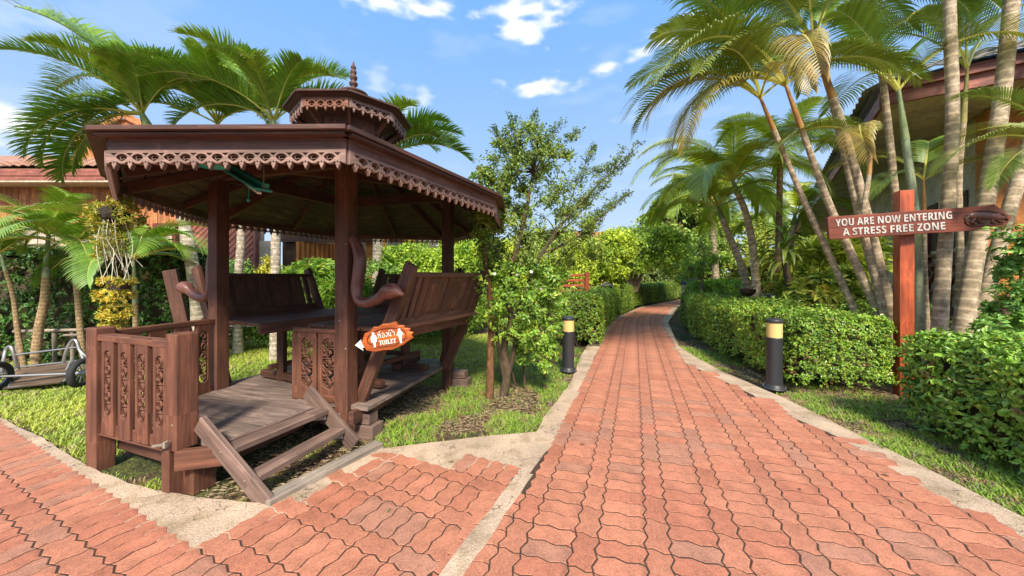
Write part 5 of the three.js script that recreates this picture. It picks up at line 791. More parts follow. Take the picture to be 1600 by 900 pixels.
shrub('olive_thicket', 'grey-green thicket of thin stems at the end of the path', 'shrub', [[1045, 425, 38, 25, 420], [1020, 435, 30, 18, 250], [1070, 430, 25, 22, 250]], 22, { c0: [0.07, 0.11, 0.035], c1: [0.17, 0.22, 0.06], spr: SPR.mid, seed: 67, scale: 2.4, stems: [[[[1035, 455], [1030, 420]], 0.05, 0.03], [[[1055, 455], [1060, 415]], 0.05, 0.03]], from: [[1030, 425], [1060, 420]], twig: 0.03 });
shrub('bamboo_bush', 'bright bushy growth behind the right bench', 'shrub', [[640, 420, 50, 40, 620], [700, 430, 45, 45, 620], [650, 480, 60, 40, 520], [720, 480, 40, 40, 420], [745, 395, 35, 30, 300]], 8.4, { c0: [0.1, 0.2, 0.02], c1: [0.27, 0.38, 0.04], spr: SPR.mid, seed: 68, scale: 1.35, stems: [[[[700, 540], [702, 480], [700, 430]], 0.03, 0.015], [[[660, 540], [655, 480], [650, 430]], 0.03, 0.015]], from: [[700, 460], [655, 460]], twig: 0.012 });
shrub('yellow_green_bush', 'yellow-green bush glowing between the summerhouse and the airy tree', 'shrub', [[720, 410, 50, 30, 420], [780, 420, 50, 40, 480], [860, 420, 60, 40, 520], [800, 480, 60, 40, 400]], 10, { c0: [0.16, 0.24, 0.02], c1: [0.36, 0.42, 0.05], spr: SPR.mid, seed: 69, scale: 1.6 });
shrub('lady_palm_bush', 'light green feathery bush seen between the posts under the roof', 'shrub', [[500, 455, 58, 48, 760], [460, 480, 35, 40, 300], [545, 480, 40, 50, 420], [500, 510, 60, 30, 400]], 7.0, { c0: [0.09, 0.2, 0.03], c1: [0.24, 0.38, 0.07], spr: [16, 17].map((s) => sprig(9, 0.08, 0.16, 0.018, s)), seed: 70, scale: 1.0, hollow: 0.4 });
shrub('green_shrub', 'dark leafy shrub behind the right bench and its thin stems', 'shrub', [[600, 490, 45, 40, 420], [590, 440, 35, 35, 300], [680, 505, 40, 20, 220]], 7.4, { c0: [0.05, 0.13, 0.02], c1: [0.16, 0.28, 0.04], spr: SPR.mid, seed: 71, scale: 1.1 });
shrub('croton', 'small yellow croton under the lattice behind the back bench', 'shrub', [[420, 430, 18, 16, 130], [425, 412, 10, 10, 40]], 6.6, { c0: [0.2, 0.22, 0.03], c1: [0.38, 0.38, 0.06], spr: SPR.mid, seed: 72, scale: 0.8 });
shrub('green_shrub', 'small green shrub at the foot of the red lattice', 'shrub', [[365, 430, 30, 22, 200], [400, 440, 25, 16, 130], [335, 470, 30, 40, 240], [375, 500, 60, 30, 420], [430, 510, 40, 28, 260]], 6.9, { c0: [0.04, 0.11, 0.02], c1: [0.13, 0.24, 0.04], spr: SPR.mid, seed: 73, scale: 1.0 });
shrub('glossy_shrub', 'glossy-leaved shrub against the brown wall at the right edge', 'shrub', [[1588, 390, 28, 40, 110], [1590, 470, 35, 35, 130], [1565, 510, 35, 18, 80], [1610, 430, 30, 60, 120]], 3.5, { c0: [0.05, 0.13, 0.03], c1: [0.16, 0.3, 0.06], spr: [18, 19].map((s) => sprig(8, 0.08, 0.085, 0.042, s, { fine: true })), mat: M.gloss, seed: 74, hollow: 0.3, scale: 0.75, stems: [[[[1600, 560], [1596, 470], [1592, 380]], 0.012, 0.006]], from: [[1596, 470], [1592, 400]], twig: 0.006 });
shrub('yellow_leaved_shrub', 'low shrub with broad yellowing leaves behind the clipped hedge', 'shrub', [[1270, 465, 32, 16, 60], [1300, 450, 25, 25, 50], [1330, 470, 25, 20, 45]], 5.9, { c0: [0.09, 0.17, 0.025], c1: [0.26, 0.3, 0.045], spr: [20, 21].map((s) => sprig(6, 0.1, 0.26, 0.09, s, { fine: true })), seed: 75, scale: 0.85 });
shrub('lady_palm_bush', 'yellow-green fan-leaved bush between dracaena and leaning palm stems', 'shrub', [[1290, 410, 40, 35, 300], [1320, 440, 35, 40, 260], [1260, 440, 30, 35, 200], [1340, 400, 30, 40, 180]], 6.6, { c0: [0.1, 0.18, 0.02], c1: [0.34, 0.4, 0.05], spr: [22, 23].map((s) => sprig(9, 0.08, 0.2, 0.026, s)), seed: 76, scale: 1.1, stems: [[[[1268, 480], [1262, 440], [1255, 410]], 0.02, 0.012], [[[1280, 480], [1282, 440], [1285, 415]], 0.02, 0.012]] });
// dense tree masses that close the view
for (const [u, v, ru, rv, n, Z, c0, c1, lab] of [
  [985, 410, 70, 45, 900, 38, [0.07, 0.13, 0.03], [0.18, 0.26, 0.05], 'mid-green rounded tree far behind the frangipani'],
  [1150, 395, 70, 60, 1000, 27, [0.09, 0.16, 0.02], [0.25, 0.34, 0.04], 'leafy tree behind the slender palms'],
  [1230, 400, 60, 60, 900, 24, [0.1, 0.17, 0.02], [0.28, 0.34, 0.04], 'light green tree in the gap left of the right bungalow'],
  [860, 400, 70, 40, 800, 26, [0.07, 0.13, 0.02], [0.2, 0.27, 0.04], 'green tree behind the airy tree, left of the far house'],
  [700, 405, 90, 40, 900, 22, [0.08, 0.15, 0.02], [0.22, 0.3, 0.04], 'broad green tree far behind the right bench'],
  [1330, 420, 60, 40, 600, 16, [0.08, 0.14, 0.02], [0.24, 0.3, 0.04], 'shady green tree behind the palm clump'],
]) shrub('garden_tree', lab, 'tree', [[u, v, ru, rv, n], [u - ru * 0.6, v + rv * 0.5, ru * 0.6, rv * 0.5, n / 3 | 0], [u + ru * 0.6, v + rv * 0.5, ru * 0.6, rv * 0.5, n / 3 | 0]], Z, { c0, c1, spr: SPR.far, seed: u, scale: Z / 17, hollow: 0.5, clump: 0.6, stems: [[[[u, HZ + EYE * F / Z], [u - 3, v + rv * 0.5], [u, v]], 0.012 * Z, 0.005 * Z]], from: [[u, v + rv * 0.4]], twig: 0.003 * Z });
{ // dracaena with strap leaves
  const Z = 6.2, b = at(1240, 482, Z), t = at(1226, 412, Z), root = thing('dracaena', b, 'dracaena with strappy yellow-tipped leaves on a bare cane behind the hedge', 'plant'); part('cane', tube([b.clone().add(V(0, -0.4, 0)), b, t], (q) => 0.075 - 0.03 * q, { seg: 14, rad: 8 }), M.bark, root);
  const strap = frondGeo2(0.62, 0.07), r = rng(8); function frondGeo2(L, w) { const pos = [], col = [], tri = (a, b, c, k) => [a, b, c].forEach((v) => { pos.push(...v); col.push(...k); }); let x = 0, y = 0, a = 1.0; const st = []; for (let i = 0; i <= 8; i++) { const u = i / 8, ww = w * Math.sin(Math.PI * (0.15 + 0.84 * u)); st.push([[x, y + ww * 0.12, ww / 2], [x, y, 0], [x, y + ww * 0.12, -ww / 2]]); x += Math.cos(a) * L / 8; y += Math.sin(a) * L / 8; a -= 0.26; } for (let i = 0; i < 8; i++) for (let s = 0; s < 2; s++) { const c = s ? [1, 1, 1] : [0.9, 0.95, 0.9]; tri(st[i][s], st[i + 1][s], st[i + 1][s + 1], c); tri(st[i][s], st[i + 1][s + 1], st[i][s + 1], c); } return soup(pos, col); }
  const gs = [rgb(0.13, 0.23, 0.03), rgb(0.24, 0.32, 0.05), rgb(0.5, 0.5, 0.08)].map((c) => leafMat({ color: c, roughness: 0.4 }));
  for (let k = 0; k < 46; k++) { const h = r(); piece('leaf', strap, gs[h < 0.2 ? 2 : h < 0.55 ? 1 : 0], root, mat4(t.clone().add(V(0, 0.5 * h, 0)), new THREE.Quaternion().setFromEuler(new THREE.Euler((r() - 0.5) * 0.3, r() * 6.28, -0.75 + h * 1.1, 'YXZ')), 0.7 + 0.5 * r())); }
}
// ---------- bollard lights ----------
M.lens = std([0.72, 0.52, 0.2], { roughness: 0.35 });
function bollard(p, h, label) {
  const root = thing('bollard_light', p, label, 'bollard', null), lathe = (pr) => new THREE.LatheGeometry(pr.map(([r, y]) => new THREE.Vector2(r, y)), 32).translate(p.x, p.y, p.z), k = h / 0.85;
  part('base', lathe([[0, 0], [0.118, 0], [0.12, 0.018], [0.108, 0.028], [0.1, 0.03], [0.098, 0.05], [0.086, 0.062]]), M.black, root);
  part('post', lathe([[0.086, 0.06], [0.083, 0.075], [0.083, 0.6 * k], [0.0875, 0.605 * k], [0.0875, 0.622 * k], [0.076, 0.625 * k]]), M.black, root);
  part('lens', lathe([[0.081, 0.624 * k], [0.081, 0.8 * k]]), M.lens, root);
  part('cap', lathe([[0.081, 0.798 * k], [0.0885, 0.8 * k], [0.0885, 0.828 * k], [0.078, 0.842 * k], [0.04, 0.85 * k], [0, 0.852 * k]]), M.black, root);
  const bolts = []; for (let i = 0; i < 4; i++) bolts.push(new THREE.CylinderGeometry(0.008, 0.008, 0.012, 6).translate(p.x + Math.cos(i * 1.57 + 0.6) * 0.108, 0.03, p.z + Math.sin(i * 1.57 + 0.6) * 0.108)); part('bolt', bolts, M.steel, root);
}
bollard(gp(1210, 608), 0.85, 'black bollard light with amber band in front of the long clipped hedge');
bollard(gp(888, 580), 0.78, 'black bollard light half hidden by the bush at the left kerb');
// ---------- carved sign board on the red post ----------
M.redpost = std([0.62, 0.13, 0.045], { map: T.wood, bumpMap: T.woodBump, bumpScale: 0.002, roughness: 0.45 }); M.board = std([0.27, 0.062, 0.03], { map: T.wood, bumpMap: T.woodBump, bumpScale: 0.003, roughness: 0.62 }); M.paint = std([0.85, 0.78, 0.7], { map: T.blotch, roughness: 0.6 });
const font = await new FontLoader().loadAsync('fonts/droid/droid_sans_bold.typeface.json'), serif = await new FontLoader().loadAsync('fonts/droid/droid_serif_bold.typeface.json');
const words = (t, f, size, depth) => { const g = new TextGeometry(t, { font: f, size, depth, curveSegments: 4, bevelEnabled: false }); g.computeBoundingBox(); const b = g.boundingBox; return g.translate(-(b.min.x + b.max.x) / 2, -(b.min.y + b.max.y) / 2, 0); };
{
  const base = gp(1409, 614), post = thing('sign_post', base, 'red wooden post with the long carved direction board, rising between two hedges', 'sign');
  part('post', box(V(base.x + 0.02, 1.13, base.z), 0.13, 2.42, 0.13, { yaw: -0.35, c: 0.008 }), M.redpost, post);
  const l = at(1292, 357, 4.16), r = at(1574, 338.5, 3.86), x = r.clone().sub(l), L = x.length(); x.normalize(); const z = x.clone().cross(V(0, 1, 0)).normalize(), y = z.clone().cross(x), B = new THREE.Matrix4().makeBasis(x, y, z).setPosition(l);
  if (z.z < 0) { z.negate(); }
  const BB = new THREE.Matrix4().makeBasis(x, z.clone().cross(x), z).setPosition(l), h = 0.125, rr = rng(3), s = new THREE.Shape(), top = [], n = 26;
  s.moveTo(0.012, -h); for (let i = 1; i <= n; i++) s.lineTo(0.012 + (L - 0.08) * i / n, -h + (rr() - 0.5) * 0.006); s.lineTo(L, -0.01); s.lineTo(L - 0.14, h + 0.012); for (let i = n - 1; i >= 1; i--) s.lineTo((L - 0.14) * i / n, h + (rr() - 0.5) * 0.006); s.lineTo(0.01, h); s.lineTo(0, h - 0.015); s.lineTo(0.003, -h + 0.01); s.closePath();
  const bd = part('sign_board', uvMetres(new THREE.ExtrudeGeometry(s, { depth: 0.028, bevelEnabled: true, bevelSize: 0.005, bevelThickness: 0.005, bevelSegments: 2 })).applyMatrix4(BB), M.board, post);
  const fit = (g, w, hh) => { g.computeBoundingBox(); const b = g.boundingBox; return g.scale(w / (b.max.x - b.min.x), hh / (b.max.y - b.min.y), 1); };
  part('lettering', [fit(words('YOU ARE NOW ENTERING', font, 0.1, 0.007), L * 0.652, 0.083).translate(L * 0.365, 0.055, 0.033), fit(words('A STRESS FREE ZONE', font, 0.1, 0.007), L * 0.573, 0.083).translate(L * 0.365, -0.056, 0.033)].map((g) => g.applyMatrix4(BB)), M.paint, bd);
  // carved animal in a hollow
  const cx = L * 0.868, rel = (list) => list.map(([px, py, rx, ry, rz, a]) => new THREE.SphereGeometry(1, 14, 10).scale(rx, ry, rz).rotateZ(a).translate(cx + px, py, 0.034)), limb = (pts, r0, r1) => tube(pts.map(([a, b]) => V(cx + a, b, 0.038)), (t) => r0 + (r1 - r0) * t, { seg: 10, rad: 6 });
  part('hollow', [new THREE.SphereGeometry(1, 20, 8).scale(0.2, 0.085, 0.004).rotateZ(-0.08).translate(cx, 0.0, 0.034)], M.boardDark, bd);
  part('carved_animal', [...rel([[-0.02, 0.02, 0.115, 0.045, 0.022, -0.12], [0.09, 0.0, 0.06, 0.042, 0.022, -0.3], [0.14, -0.012, 0.035, 0.024, 0.018, -0.3], [-0.1, 0.03, 0.06, 0.042, 0.022, 0.2], [0.12, 0.022, 0.016, 0.022, 0.012, 0.4]]),
    limb([[0.09, -0.02], [0.11, -0.05], [0.15, -0.06]], 0.014, 0.008), limb([[0.06, -0.02], [0.05, -0.055], [0.085, -0.07]], 0.014, 0.008), limb([[-0.1, 0], [-0.13, -0.045], [-0.1, -0.065]], 0.018, 0.009), limb([[-0.07, 0], [-0.06, -0.045], [-0.02, -0.06]], 0.016, 0.008), limb([[-0.15, 0.03], [-0.185, 0.0], [-0.175, -0.04]], 0.009, 0.005), limb([[0.16, -0.015], [0.185, -0.03], [0.19, -0.045]], 0.014, 0.007),
    limb([[-0.17, 0.04], [-0.1, 0.078], [0.0, 0.072], [0.1, 0.05], [0.17, 0.01]], 0.006, 0.005), limb([[-0.19, -0.03], [-0.15, -0.075], [-0.05, -0.082], [0.04, -0.08], [0.15, -0.075]], 0.006, 0.005)].map((g) => g.applyMatrix4(BB)), std([0.2, 0.065, 0.045], { map: T.wood, roughness: 0.35 }), bd);
  bd.children.find((c) => c.name === 'hollow').geometry.applyMatrix4(new THREE.Matrix4().makeTranslation(post.position.x, post.position.y, post.position.z)).applyMatrix4(BB).translate(-post.position.x, -post.position.y, -post.position.z);
}
// ---------- orange toilet sign on the summerhouse ----------
{
  const c = at(606, 526, 2.84), t = thing('toilet_sign', c, 'orange carved wooden toilet sign with white figures and arrow on the summerhouse post', 'sign'), yaw = 0.12, tilt = 0.14;
  const B = new THREE.Matrix4().makeRotationY(yaw).multiply(new THREE.Matrix4().makeRotationZ(tilt)).setPosition(c.x, c.y, c.z), r = rng(9), s = new THREE.Shape(), pts = [[-0.19, -0.02], [-0.165, -0.075], [-0.1, -0.095], [-0.04, -0.092], [0.02, -0.1], [0.07, -0.088], [0.11, -0.075], [0.145, -0.055], [0.19, -0.035], [0.178, -0.012], [0.195, 0.002], [0.165, 0.016], [0.178, 0.035], [0.14, 0.045], [0.135, 0.065], [0.09, 0.075], [0.08, 0.105], [0.03, 0.098], [-0.02, 0.102], [-0.06, 0.085], [-0.09, 0.09], [-0.12, 0.06], [-0.16, 0.05], [-0.175, 0.02]];
  pts.forEach(([x, y], i) => (i ? s.lineTo(x, y) : s.moveTo(x, y))); s.closePath();
  const OR = std([0.75, 0.17, 0.025], { map: T.wood, bumpMap: T.woodBump, bumpScale: 0.004, roughness: 0.45 }), bd = part('slab', uvMetres(new THREE.ExtrudeGeometry(s, { depth: 0.02, bevelEnabled: true, bevelSize: 0.006, bevelThickness: 0.006, bevelSegments: 2 })).applyMatrix4(B), OR, t);
  const ring = []; for (let i = 0; i < 20; i++) { const a = i / 20 * 6.283; ring.push(V(Math.cos(a) * 0.148 * (1 + 0.06 * (r() - 0.5)), Math.sin(a) * 0.07 * (1 + 0.12 * (r() - 0.5)), 0.027)); } part('carved_rim', tube(ring, 0.005, { seg: 60, rad: 6, closed: true }).applyMatrix4(B), vary(OR, 0.5), bd);
  const fig = (x, skirt) => { const f = new THREE.Shape(); const w = skirt ? 0.022 : 0.017; f.moveTo(x - 0.008, -0.058); f.lineTo(x - 0.009, -0.02); f.lineTo(x - (skirt ? w : 0.012), -0.018); f.lineTo(x - 0.013, 0.024); f.lineTo(x - 0.021, 0.0); f.lineTo(x - 0.026, 0.004); f.lineTo(x - 0.016, 0.036); f.lineTo(x + 0.016, 0.036); f.lineTo(x + 0.026, 0.004); f.lineTo(x + 0.021, 0.0); f.lineTo(x + 0.013, 0.024); f.lineTo(x + (skirt ? w : 0.012), -0.018); f.lineTo(x + 0.009, -0.02); f.lineTo(x + 0.008, -0.058); f.closePath(); return [new THREE.ExtrudeGeometry(f, { depth: 0.006, bevelEnabled: false }).translate(0, -0.004, 0.025), new THREE.CylinderGeometry(0.011, 0.011, 0.006, 14).rotateX(Math.PI / 2).translate(x, 0.046, 0.028)]; };
  part('figure', fig(-0.1, true).map((g) => g.applyMatrix4(B)), M.white, bd); part('figure', fig(0.1, false).map((g) => g.applyMatrix4(B)), M.white, bd);
  const e = words('TOILET', serif, 0.034, 0.006); e.computeBoundingBox(); e.scale(0.13 / (e.boundingBox.max.x - e.boundingBox.min.x), 1, 1).translate(0, -0.036, 0.025);
  // the Thai word above it, letter by letter as strokes
  const st = (ox, list, oy = 0) => list.map((p) => tube(p.map(([x, y]) => V(ox + x * 0.9, 0.004 + oy + y, 0.028)), 0.0034, { seg: 10, rad: 5 })), o = 0.006, Wd = [];
  Wd.push(...st(-0.068, [[[0.003, 0.026], [0, 0.03], [0.003, 0.034], [0.006, 0.03], [0.006, 0]], [[0.006, 0.012], [0.014, 0.024], [0.019, 0.03], [0.023, 0.026], [0.018, 0.022], [0.022, 0.016], [0.022, 0]], [[0.012, 0.044], [0.016, 0.041], [0.018, 0.048], [0.026, 0.05]]]));
  Wd.push(...st(-0.038, [[[0.006, 0.014], [0.002, 0.016], [0.004, 0.02], [0.008, 0.014], [0.004, 0.0], [0.02, 0.0], [0.021, 0.024], [0.012, 0.032], [0.002, 0.027]]]));
  Wd.push(...st(-0.01, [[[0.012, 0.027], [0.008, 0.03], [0.012, 0.034], [0.015, 0.03], [0.014, 0.004], [0.009, 0.0], [0.002, 0.012]]]));
  Wd.push(...st(0.01, [[[0.004, 0.026], [0, 0.03], [0.004, 0.034], [0.007, 0.028], [0.007, 0.002], [0.02, 0.01], [0.022, 0.032]], [[0.022, 0.004], [0.018, 0.001], [0.022, -0.001], [0.026, 0.004], [0.021, 0.008]], [[0.01, 0.042], [0.014, 0.04], [0.016, 0.047], [0.023, 0.05]]]));
  Wd.push(...st(0.04, [[[0.0, 0.044], [0.004, 0.047], [0.006, 0.042], [0.002, 0.039], [0, 0.044]], [[0.006, 0.026], [0.012, 0.033], [0.02, 0.028], [0.02, 0.0]]]));
  part('lettering', [e, ...Wd].map((g) => g.applyMatrix4(B)), M.white, bd);
  const a = new THREE.Shape(); [[0, 0], [0.05, 0.042], [0.042, 0.018], [0.09, 0.03], [0.066, 0.0], [0.098, -0.024], [0.048, -0.02], [0.06, -0.044]].forEach(([x, y], i) => (i ? a.lineTo(x, y) : a.moveTo(x, y))); a.closePath();
  part('arrow', new THREE.ExtrudeGeometry(a, { depth: 0.012, bevelEnabled: true, bevelSize: 0.002, bevelThickness: 0.002, bevelSegments: 1 }).applyMatrix4(new THREE.Matrix4().makeRotationZ(0.05).setPosition(...at(556, 539, 2.86).toArray())), M.white, t);
}
// ---------- luggage cart on the left lawn ----------
M.cartwood = woodMat([0.2, 0.14, 0.09], 0.8);
{
  const t = thing('hand_cart', gp(70, 600), 'old steel hand cart with plank bed and two black wheels tipped on the lawn', 'cart'), w = (u, v, Z) => at(u, v, Z), alu = M.steel;
  const wheel = (c, ax, r) => {
    const q = new THREE.Quaternion().setFromUnitVectors(V(0, 0, 1), ax), T2 = new THREE.Matrix4().compose(c, q, V(1, 1, 1)), g = part('wheel', new THREE.TorusGeometry(r - 0.035, 0.035, 10, 32).scale(1, 1, 1.15).applyMatrix4(T2), M.rubber, t);
    const sp = []; for (let i = 0; i < 10; i++) { const a = i / 10 * 6.283; sp.push(beam(V(0, 0, 0.0), V(Math.cos(a) * (r - 0.06), Math.sin(a) * (r - 0.06), 0), 0.008, 0.008, { c: 0 })); }
    part('rim', [new THREE.TorusGeometry(r - 0.066, 0.01, 6, 28), new THREE.CylinderGeometry(0.03, 0.03, 0.09, 12).rotateX(Math.PI / 2), ...sp].map((x) => x.applyMatrix4(T2)), alu, g);
  };
  const c1 = V(-5.36, 0.145, -4.47), c0 = V(-6.2, 0.145, -4.3), ax = c1.clone().sub(c0).normalize(); wheel(c1, ax, 0.185); wheel(c0, ax, 0.185); part('axle', tube([c0, c1], 0.014, { seg: 2, rad: 8 }), alu, t);
  const A = w(14, 606, 4.33), B = w(98, 597, 4.4), C = w(138, 562, 4.72), D = w(20, 580, 4.7);
  for (let k = 0; k < 4; k++) { const s = (k + 0.5) / 4, p = A.clone().lerp(D, s), q = B.clone().lerp(C, s), d = D.clone().sub(A); part('plank', beam(p, q, d.length() / 4.2, 0.018, { up: q.clone().sub(p).cross(d).normalize(), c: 0.003 }), k % 2 ? M.cartwood : vary(M.cartwood, 0.75), t); }
  part('bed_frame', [tube([D.clone().add(V(-0.4, 0, 0)), C], 0.013, { seg: 2, rad: 7 }), tube([A, B], 0.013, { seg: 2, rad: 7 }), tube([B, C], 0.013, { seg: 2, rad: 7 }), tube([A, D], 0.013, { seg: 2, rad: 7 })], alu, t);
  part('side_hoop', tube([w(2, 590, 4.6), w(6, 560, 4.62), w(10, 545, 4.65), w(16, 541, 4.65), w(21, 550, 4.65), w(26, 574, 4.68)], 0.018, { seg: 26, rad: 8 }), alu, t); part('side_hoop', tube([w(97, 576, 4.7), w(104, 548, 4.7), w(112, 533, 4.72), w(118, 531, 4.72), w(124, 545, 4.72), w(131, 562, 4.72)], 0.018, { seg: 26, rad: 8 }), alu, t);
  part('rail', tube([w(20, 555, 4.66), w(124, 542, 4.72)], 0.012, { seg: 2, rad: 7 }), alu, t); part('handle', tube([w(122, 545, 4.72), w(134, 556, 4.7), w(150, 566, 4.6)], 0.014, { seg: 8, rad: 7 }), alu, t); part('brace', [tube([w(98, 590, 4.5), w(112, 560, 4.7)], 0.01, { seg: 2, rad: 6 }), tube([w(18, 600, 4.4), w(8, 570, 4.65)], 0.01, { seg: 2, rad: 6 })], alu, t);
}
{ // low pole rail behind the cart
  const t = thing('pole_rail', gp(85, 585), 'weathered wooden pole rail tied between the slim palms behind the cart', 'fence');
  part('pole', tube([at(22, 518, 5.05), at(60, 517, 5.0), at(140, 515, 5.0)], 0.022, { seg: 8, rad: 7 }), M.timber, t); part('pole', tube([at(100, 524, 4.95), at(140, 523, 4.95)], 0.018, { seg: 4, rad: 7 }), M.timber, t);
  for (const u of [27, 85, 113]) part('stake', tube([at(u, 514, 5.02), at(u + 1, 592, 5.02)], 0.024, { seg: 4, rad: 7 }), M.timber, t);
}
// ---------- hanging plants under the left eave ----------
{
  const Z = 2.76, r = rng(44), c = at(178, 335, Z), t = thing('hanging_orchid', c, 'yellow-green orchid spilling from a dark root basket hung at the left eave', 'hanging plant');
  const ball = new THREE.IcosahedronGeometry(0.075, 3), P = ball.attributes.position; for (let i = 0; i < P.count; i++) { const v = V(P.getX(i), P.getY(i), P.getZ(i)), k = 0.8 + 0.45 * fbm(v.x * 30 + 50, v.y * 30 + v.z * 22 + 50, 4096, 3, 3); P.setXYZ(i, v.x * k * 1.15, v.y * k * 0.85, v.z * k * 1.15); } ball.computeVertexNormals();
  part('root_basket', ball.translate(c.x, c.y, c.z), std([0.035, 0.025, 0.018], { roughness: 1 }), t); part('wire', [tube([c, at(183, 306, Z)], 0.003, { seg: 2, rad: 5 })], M.steel, t);
  const roots = []; for (let i = 0; i < 26; i++) { const a = r() * 6.28, p = V(c.x + Math.cos(a) * 0.06, c.y - 0.04, c.z + Math.sin(a) * 0.06), L = 0.3 + 0.2 * r(); roots.push(tube([p, p.clone().add(V((r() - 0.4) * 0.08, -L * 0.4, (r() - 0.5) * 0.08)), p.clone().add(V((r() - 0.3) * 0.16, -L, (r() - 0.5) * 0.1))], 0.0022, { seg: 6, rad: 4 })); } part('hanging_roots', roots, std([0.6, 0.58, 0.45]), t);
  crown(t, [[at(160, 338, Z), 0.08, 0.11, 0.09, 130], [at(202, 335, Z), 0.07, 0.09, 0.09, 110], [at(174, 368, Z), 0.1, 0.13, 0.11, 220], [at(190, 318, Z), 0.1, 0.04, 0.08, 40], [at(165, 395, Z), 0.05, 0.08, 0.05, 30]], { spr: [31, 32].map((s) => sprig(6, 0.03, 0.04, 0.012, s)), mat: M.gloss, c0: [0.1, 0.14, 0.02], c1: [0.26, 0.29, 0.06], seed: 3, hollow: 0.3, scale: 0.8 });
}
{
  const Z = 2.85, c = at(185, 436, Z), t = thing('hanging_creeper', c, 'golden yellow creeper trailing in a column below the hanging orchid', 'hanging plant'), r = rng(46);
  part('pot', new THREE.CylinderGeometry(0.075, 0.06, 0.07, 16).translate(c.x, c.y - 0.05, c.z), std([0.06, 0.045, 0.035]), t); part('wire', [-1, 1].map((s) => tube([V(c.x + s * 0.07, c.y - 0.02, c.z), at(184, 395, Z)], 0.0025, { seg: 2, rad: 5 })), M.steel, t);
  crown(t, [[at(184, 440, Z), 0.1, 0.035, 0.1, 90], [at(182, 462, Z), 0.1, 0.06, 0.1, 150], [at(181, 487, Z), 0.09, 0.07, 0.09, 150], [at(178, 506, Z), 0.075, 0.05, 0.08, 90]], { spr: [33, 34].map((s) => sprig(7, 0.025, 0.034, 0.012, s)), mat: M.gloss, c0: [0.19, 0.21, 0.03], c1: [0.38, 0.4, 0.1], seed: 5, hollow: 0.5, scale: 0.8, clump: 0.3 });
}
// ---------- teal lamp under the roof ----------
{
  const t = thing('hanging_lamp', at(385, 285, 2.75), 'teal metal strip lamp with pull cord hung under the summerhouse roof', 'lamp'), a = at(362, 268, 2.9), b = at(412, 297, 2.6);
  part('shade', [beam(a, b, 0.12, 0.02), beam(a.clone().add(V(0, 0.03, -0.02)), b.clone().add(V(0, 0.03, -0.02)), 0.05, 0.05)], M.teal, t); part('tube_holder', [beam(a.clone().add(V(0.03, -0.022, 0)), b.clone().add(V(-0.03, -0.022, 0)), 0.03, 0.02)], M.white, t);
  part('cord', tube([at(389, 290, 2.7), at(388, 312, 2.7)], 0.003, { seg: 2, rad: 5 }), M.teal, t); part('pull', new THREE.SphereGeometry(0.012, 10, 8).translate(...at(388, 313, 2.7).toArray()), M.teal, t); part('bracket', [tube([a, a.clone().add(V(0, 0.22, 0))], 0.006, { seg: 2, rad: 5 }), tube([b, b.clone().add(V(0, 0.3, 0))], 0.006, { seg: 2, rad: 5 })], M.steel, t);
  const f = thing('lamp_reflector', at(326, 263, 2.4), 'teal round reflector just behind the front fretwork', 'lamp'); part('reflector', new THREE.SphereGeometry(0.1, 20, 10, 0, 6.3, 0, 1.2).scale(1, 0.35, 1).translate(...at(326, 262, 2.45).toArray()), M.teal, f); part('stem', tube([at(326, 258, 2.45), at(326, 235, 2.45)], 0.006, { seg: 2, rad: 5 }), M.steel, f);
}
// ---------- small things along the path ----------
{
  const Z = 7.1, c = at(1168, 455, Z), t = thing('coconut_pot', c, 'brown coconut half-shell pot with bare stems hung on the slender palm', 'hanging pot');
  part('shell', new THREE.LatheGeometry([[0.001, -0.1], [0.07, -0.09], [0.13, -0.04], [0.145, 0.02], [0.14, 0.045], [0.128, 0.04], [0.12, 0.0], [0.001, -0.02]].map(([a, b]) => new THREE.Vector2(a, b)), 24).translate(c.x, c.y, c.z), std([0.2, 0.11, 0.07], { map: T.bark, roughness: 0.9 }), t);
  part('stems', [[-0.42, 0.2], [-0.25, 0.32], [0.05, 0.3], [0.2, 0.22]].map(([dx, dy]) => tube([c.clone().add(V(0, 0, 0.02)), c.clone().add(V(dx * 0.5, dy * 0.4, 0.04)), c.clone().add(V(dx, dy, 0.05))], 0.008, { seg: 8, rad: 5, taper: 0.5 })), M.bark, t); part('hanger', [-1, 1].map((s) => tube([c.clone().add(V(s * 0.13, 0.03, 0)), at(1172, 405, Z + 0.2)], 0.004, { seg: 2, rad: 5 })), M.steel, t);
}
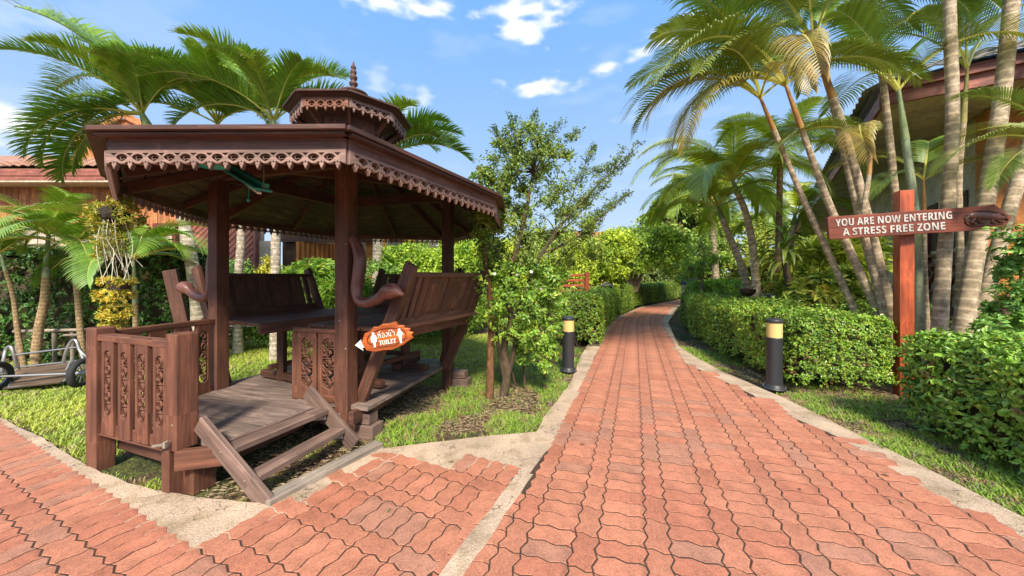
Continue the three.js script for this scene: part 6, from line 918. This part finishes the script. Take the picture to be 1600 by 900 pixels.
{
  const Z = 8.8, t = thing('slatted_trellis', at(890, 470, Z), 'red slatted wooden trellis with thick end post behind the left hedge', 'trellis');
  part('post', beam(at(917, 476, Z), at(917, 425, Z), 0.1, 0.1), M.redpost, t); for (let k = 0; k < 5; k++) part('slat', beam(at(862, 431 + k * 8, Z + 0.05), at(914, 430 + k * 8, Z + 0.05), 0.025, 0.06), M.redpost, t); part('post', beam(at(862, 470, Z), at(862, 428, Z), 0.08, 0.08), M.redpost, t);
}
{
  const Z = 11.2, c = at(948, 462, Z), t = thing('garden_lantern', c, 'small grey stone lantern peeping over the left hedge', 'lantern'), m = std([0.16, 0.14, 0.13], { map: T.blotch, roughness: 0.9 });
  part('pedestal', box(V(c.x, c.y - 0.25, c.z), 0.2, 0.9, 0.2), m, t); part('light_box', box(V(c.x, c.y + 0.22, c.z), 0.26, 0.16, 0.26), m, t); part('roof', new THREE.ConeGeometry(0.28, 0.14, 4).rotateY(0.78).translate(c.x, c.y + 0.37, c.z), m, t);
}
{
  const Z = 17, c = at(1076, 452, Z), t = thing('blue_barrel', c, 'blue plastic barrel with pale lower half at the far bend of the path', 'barrel');
  part('barrel', new THREE.LatheGeometry([[0.001, 0.32], [0.26, 0.32], [0.29, 0.36], [0.29, 0.5], [0.305, 0.52], [0.29, 0.54], [0.29, 0.74], [0.25, 0.78], [0.001, 0.78]].map(([a, b]) => new THREE.Vector2(a, b)), 20).translate(c.x, c.y - 0.1, c.z), std([0.02, 0.08, 0.4], { roughness: 0.4 }), t); part('stand', new THREE.CylinderGeometry(0.3, 0.33, 0.95, 16).translate(c.x, c.y - 0.26, c.z), M.paint, t); part('lid', new THREE.CylinderGeometry(0.27, 0.27, 0.05, 16).translate(c.x, c.y + 0.71, c.z), M.rust, t);
}
{
  const r = rng(3), p = gp(1462, 604), t = thing('white_stone', p, 'white stone showing through the leaves at the foot of the near hedge', 'stone'), g = new THREE.IcosahedronGeometry(0.13, 3), P = g.attributes.position;
  for (let i = 0; i < P.count; i++) { const v = V(P.getX(i), P.getY(i), P.getZ(i)), k = 0.8 + 0.4 * fbm(v.x * 7 + 40, v.y * 7 + v.z * 5 + 40, 4096, 3, 3); P.setXYZ(i, v.x * k * 1.2, v.y * k * 0.7, v.z * k); } g.computeVertexNormals(); part('stone', g.translate(3.88, 0.08, -3.28), M.white, t);
}
renderer.render(scene, camera);
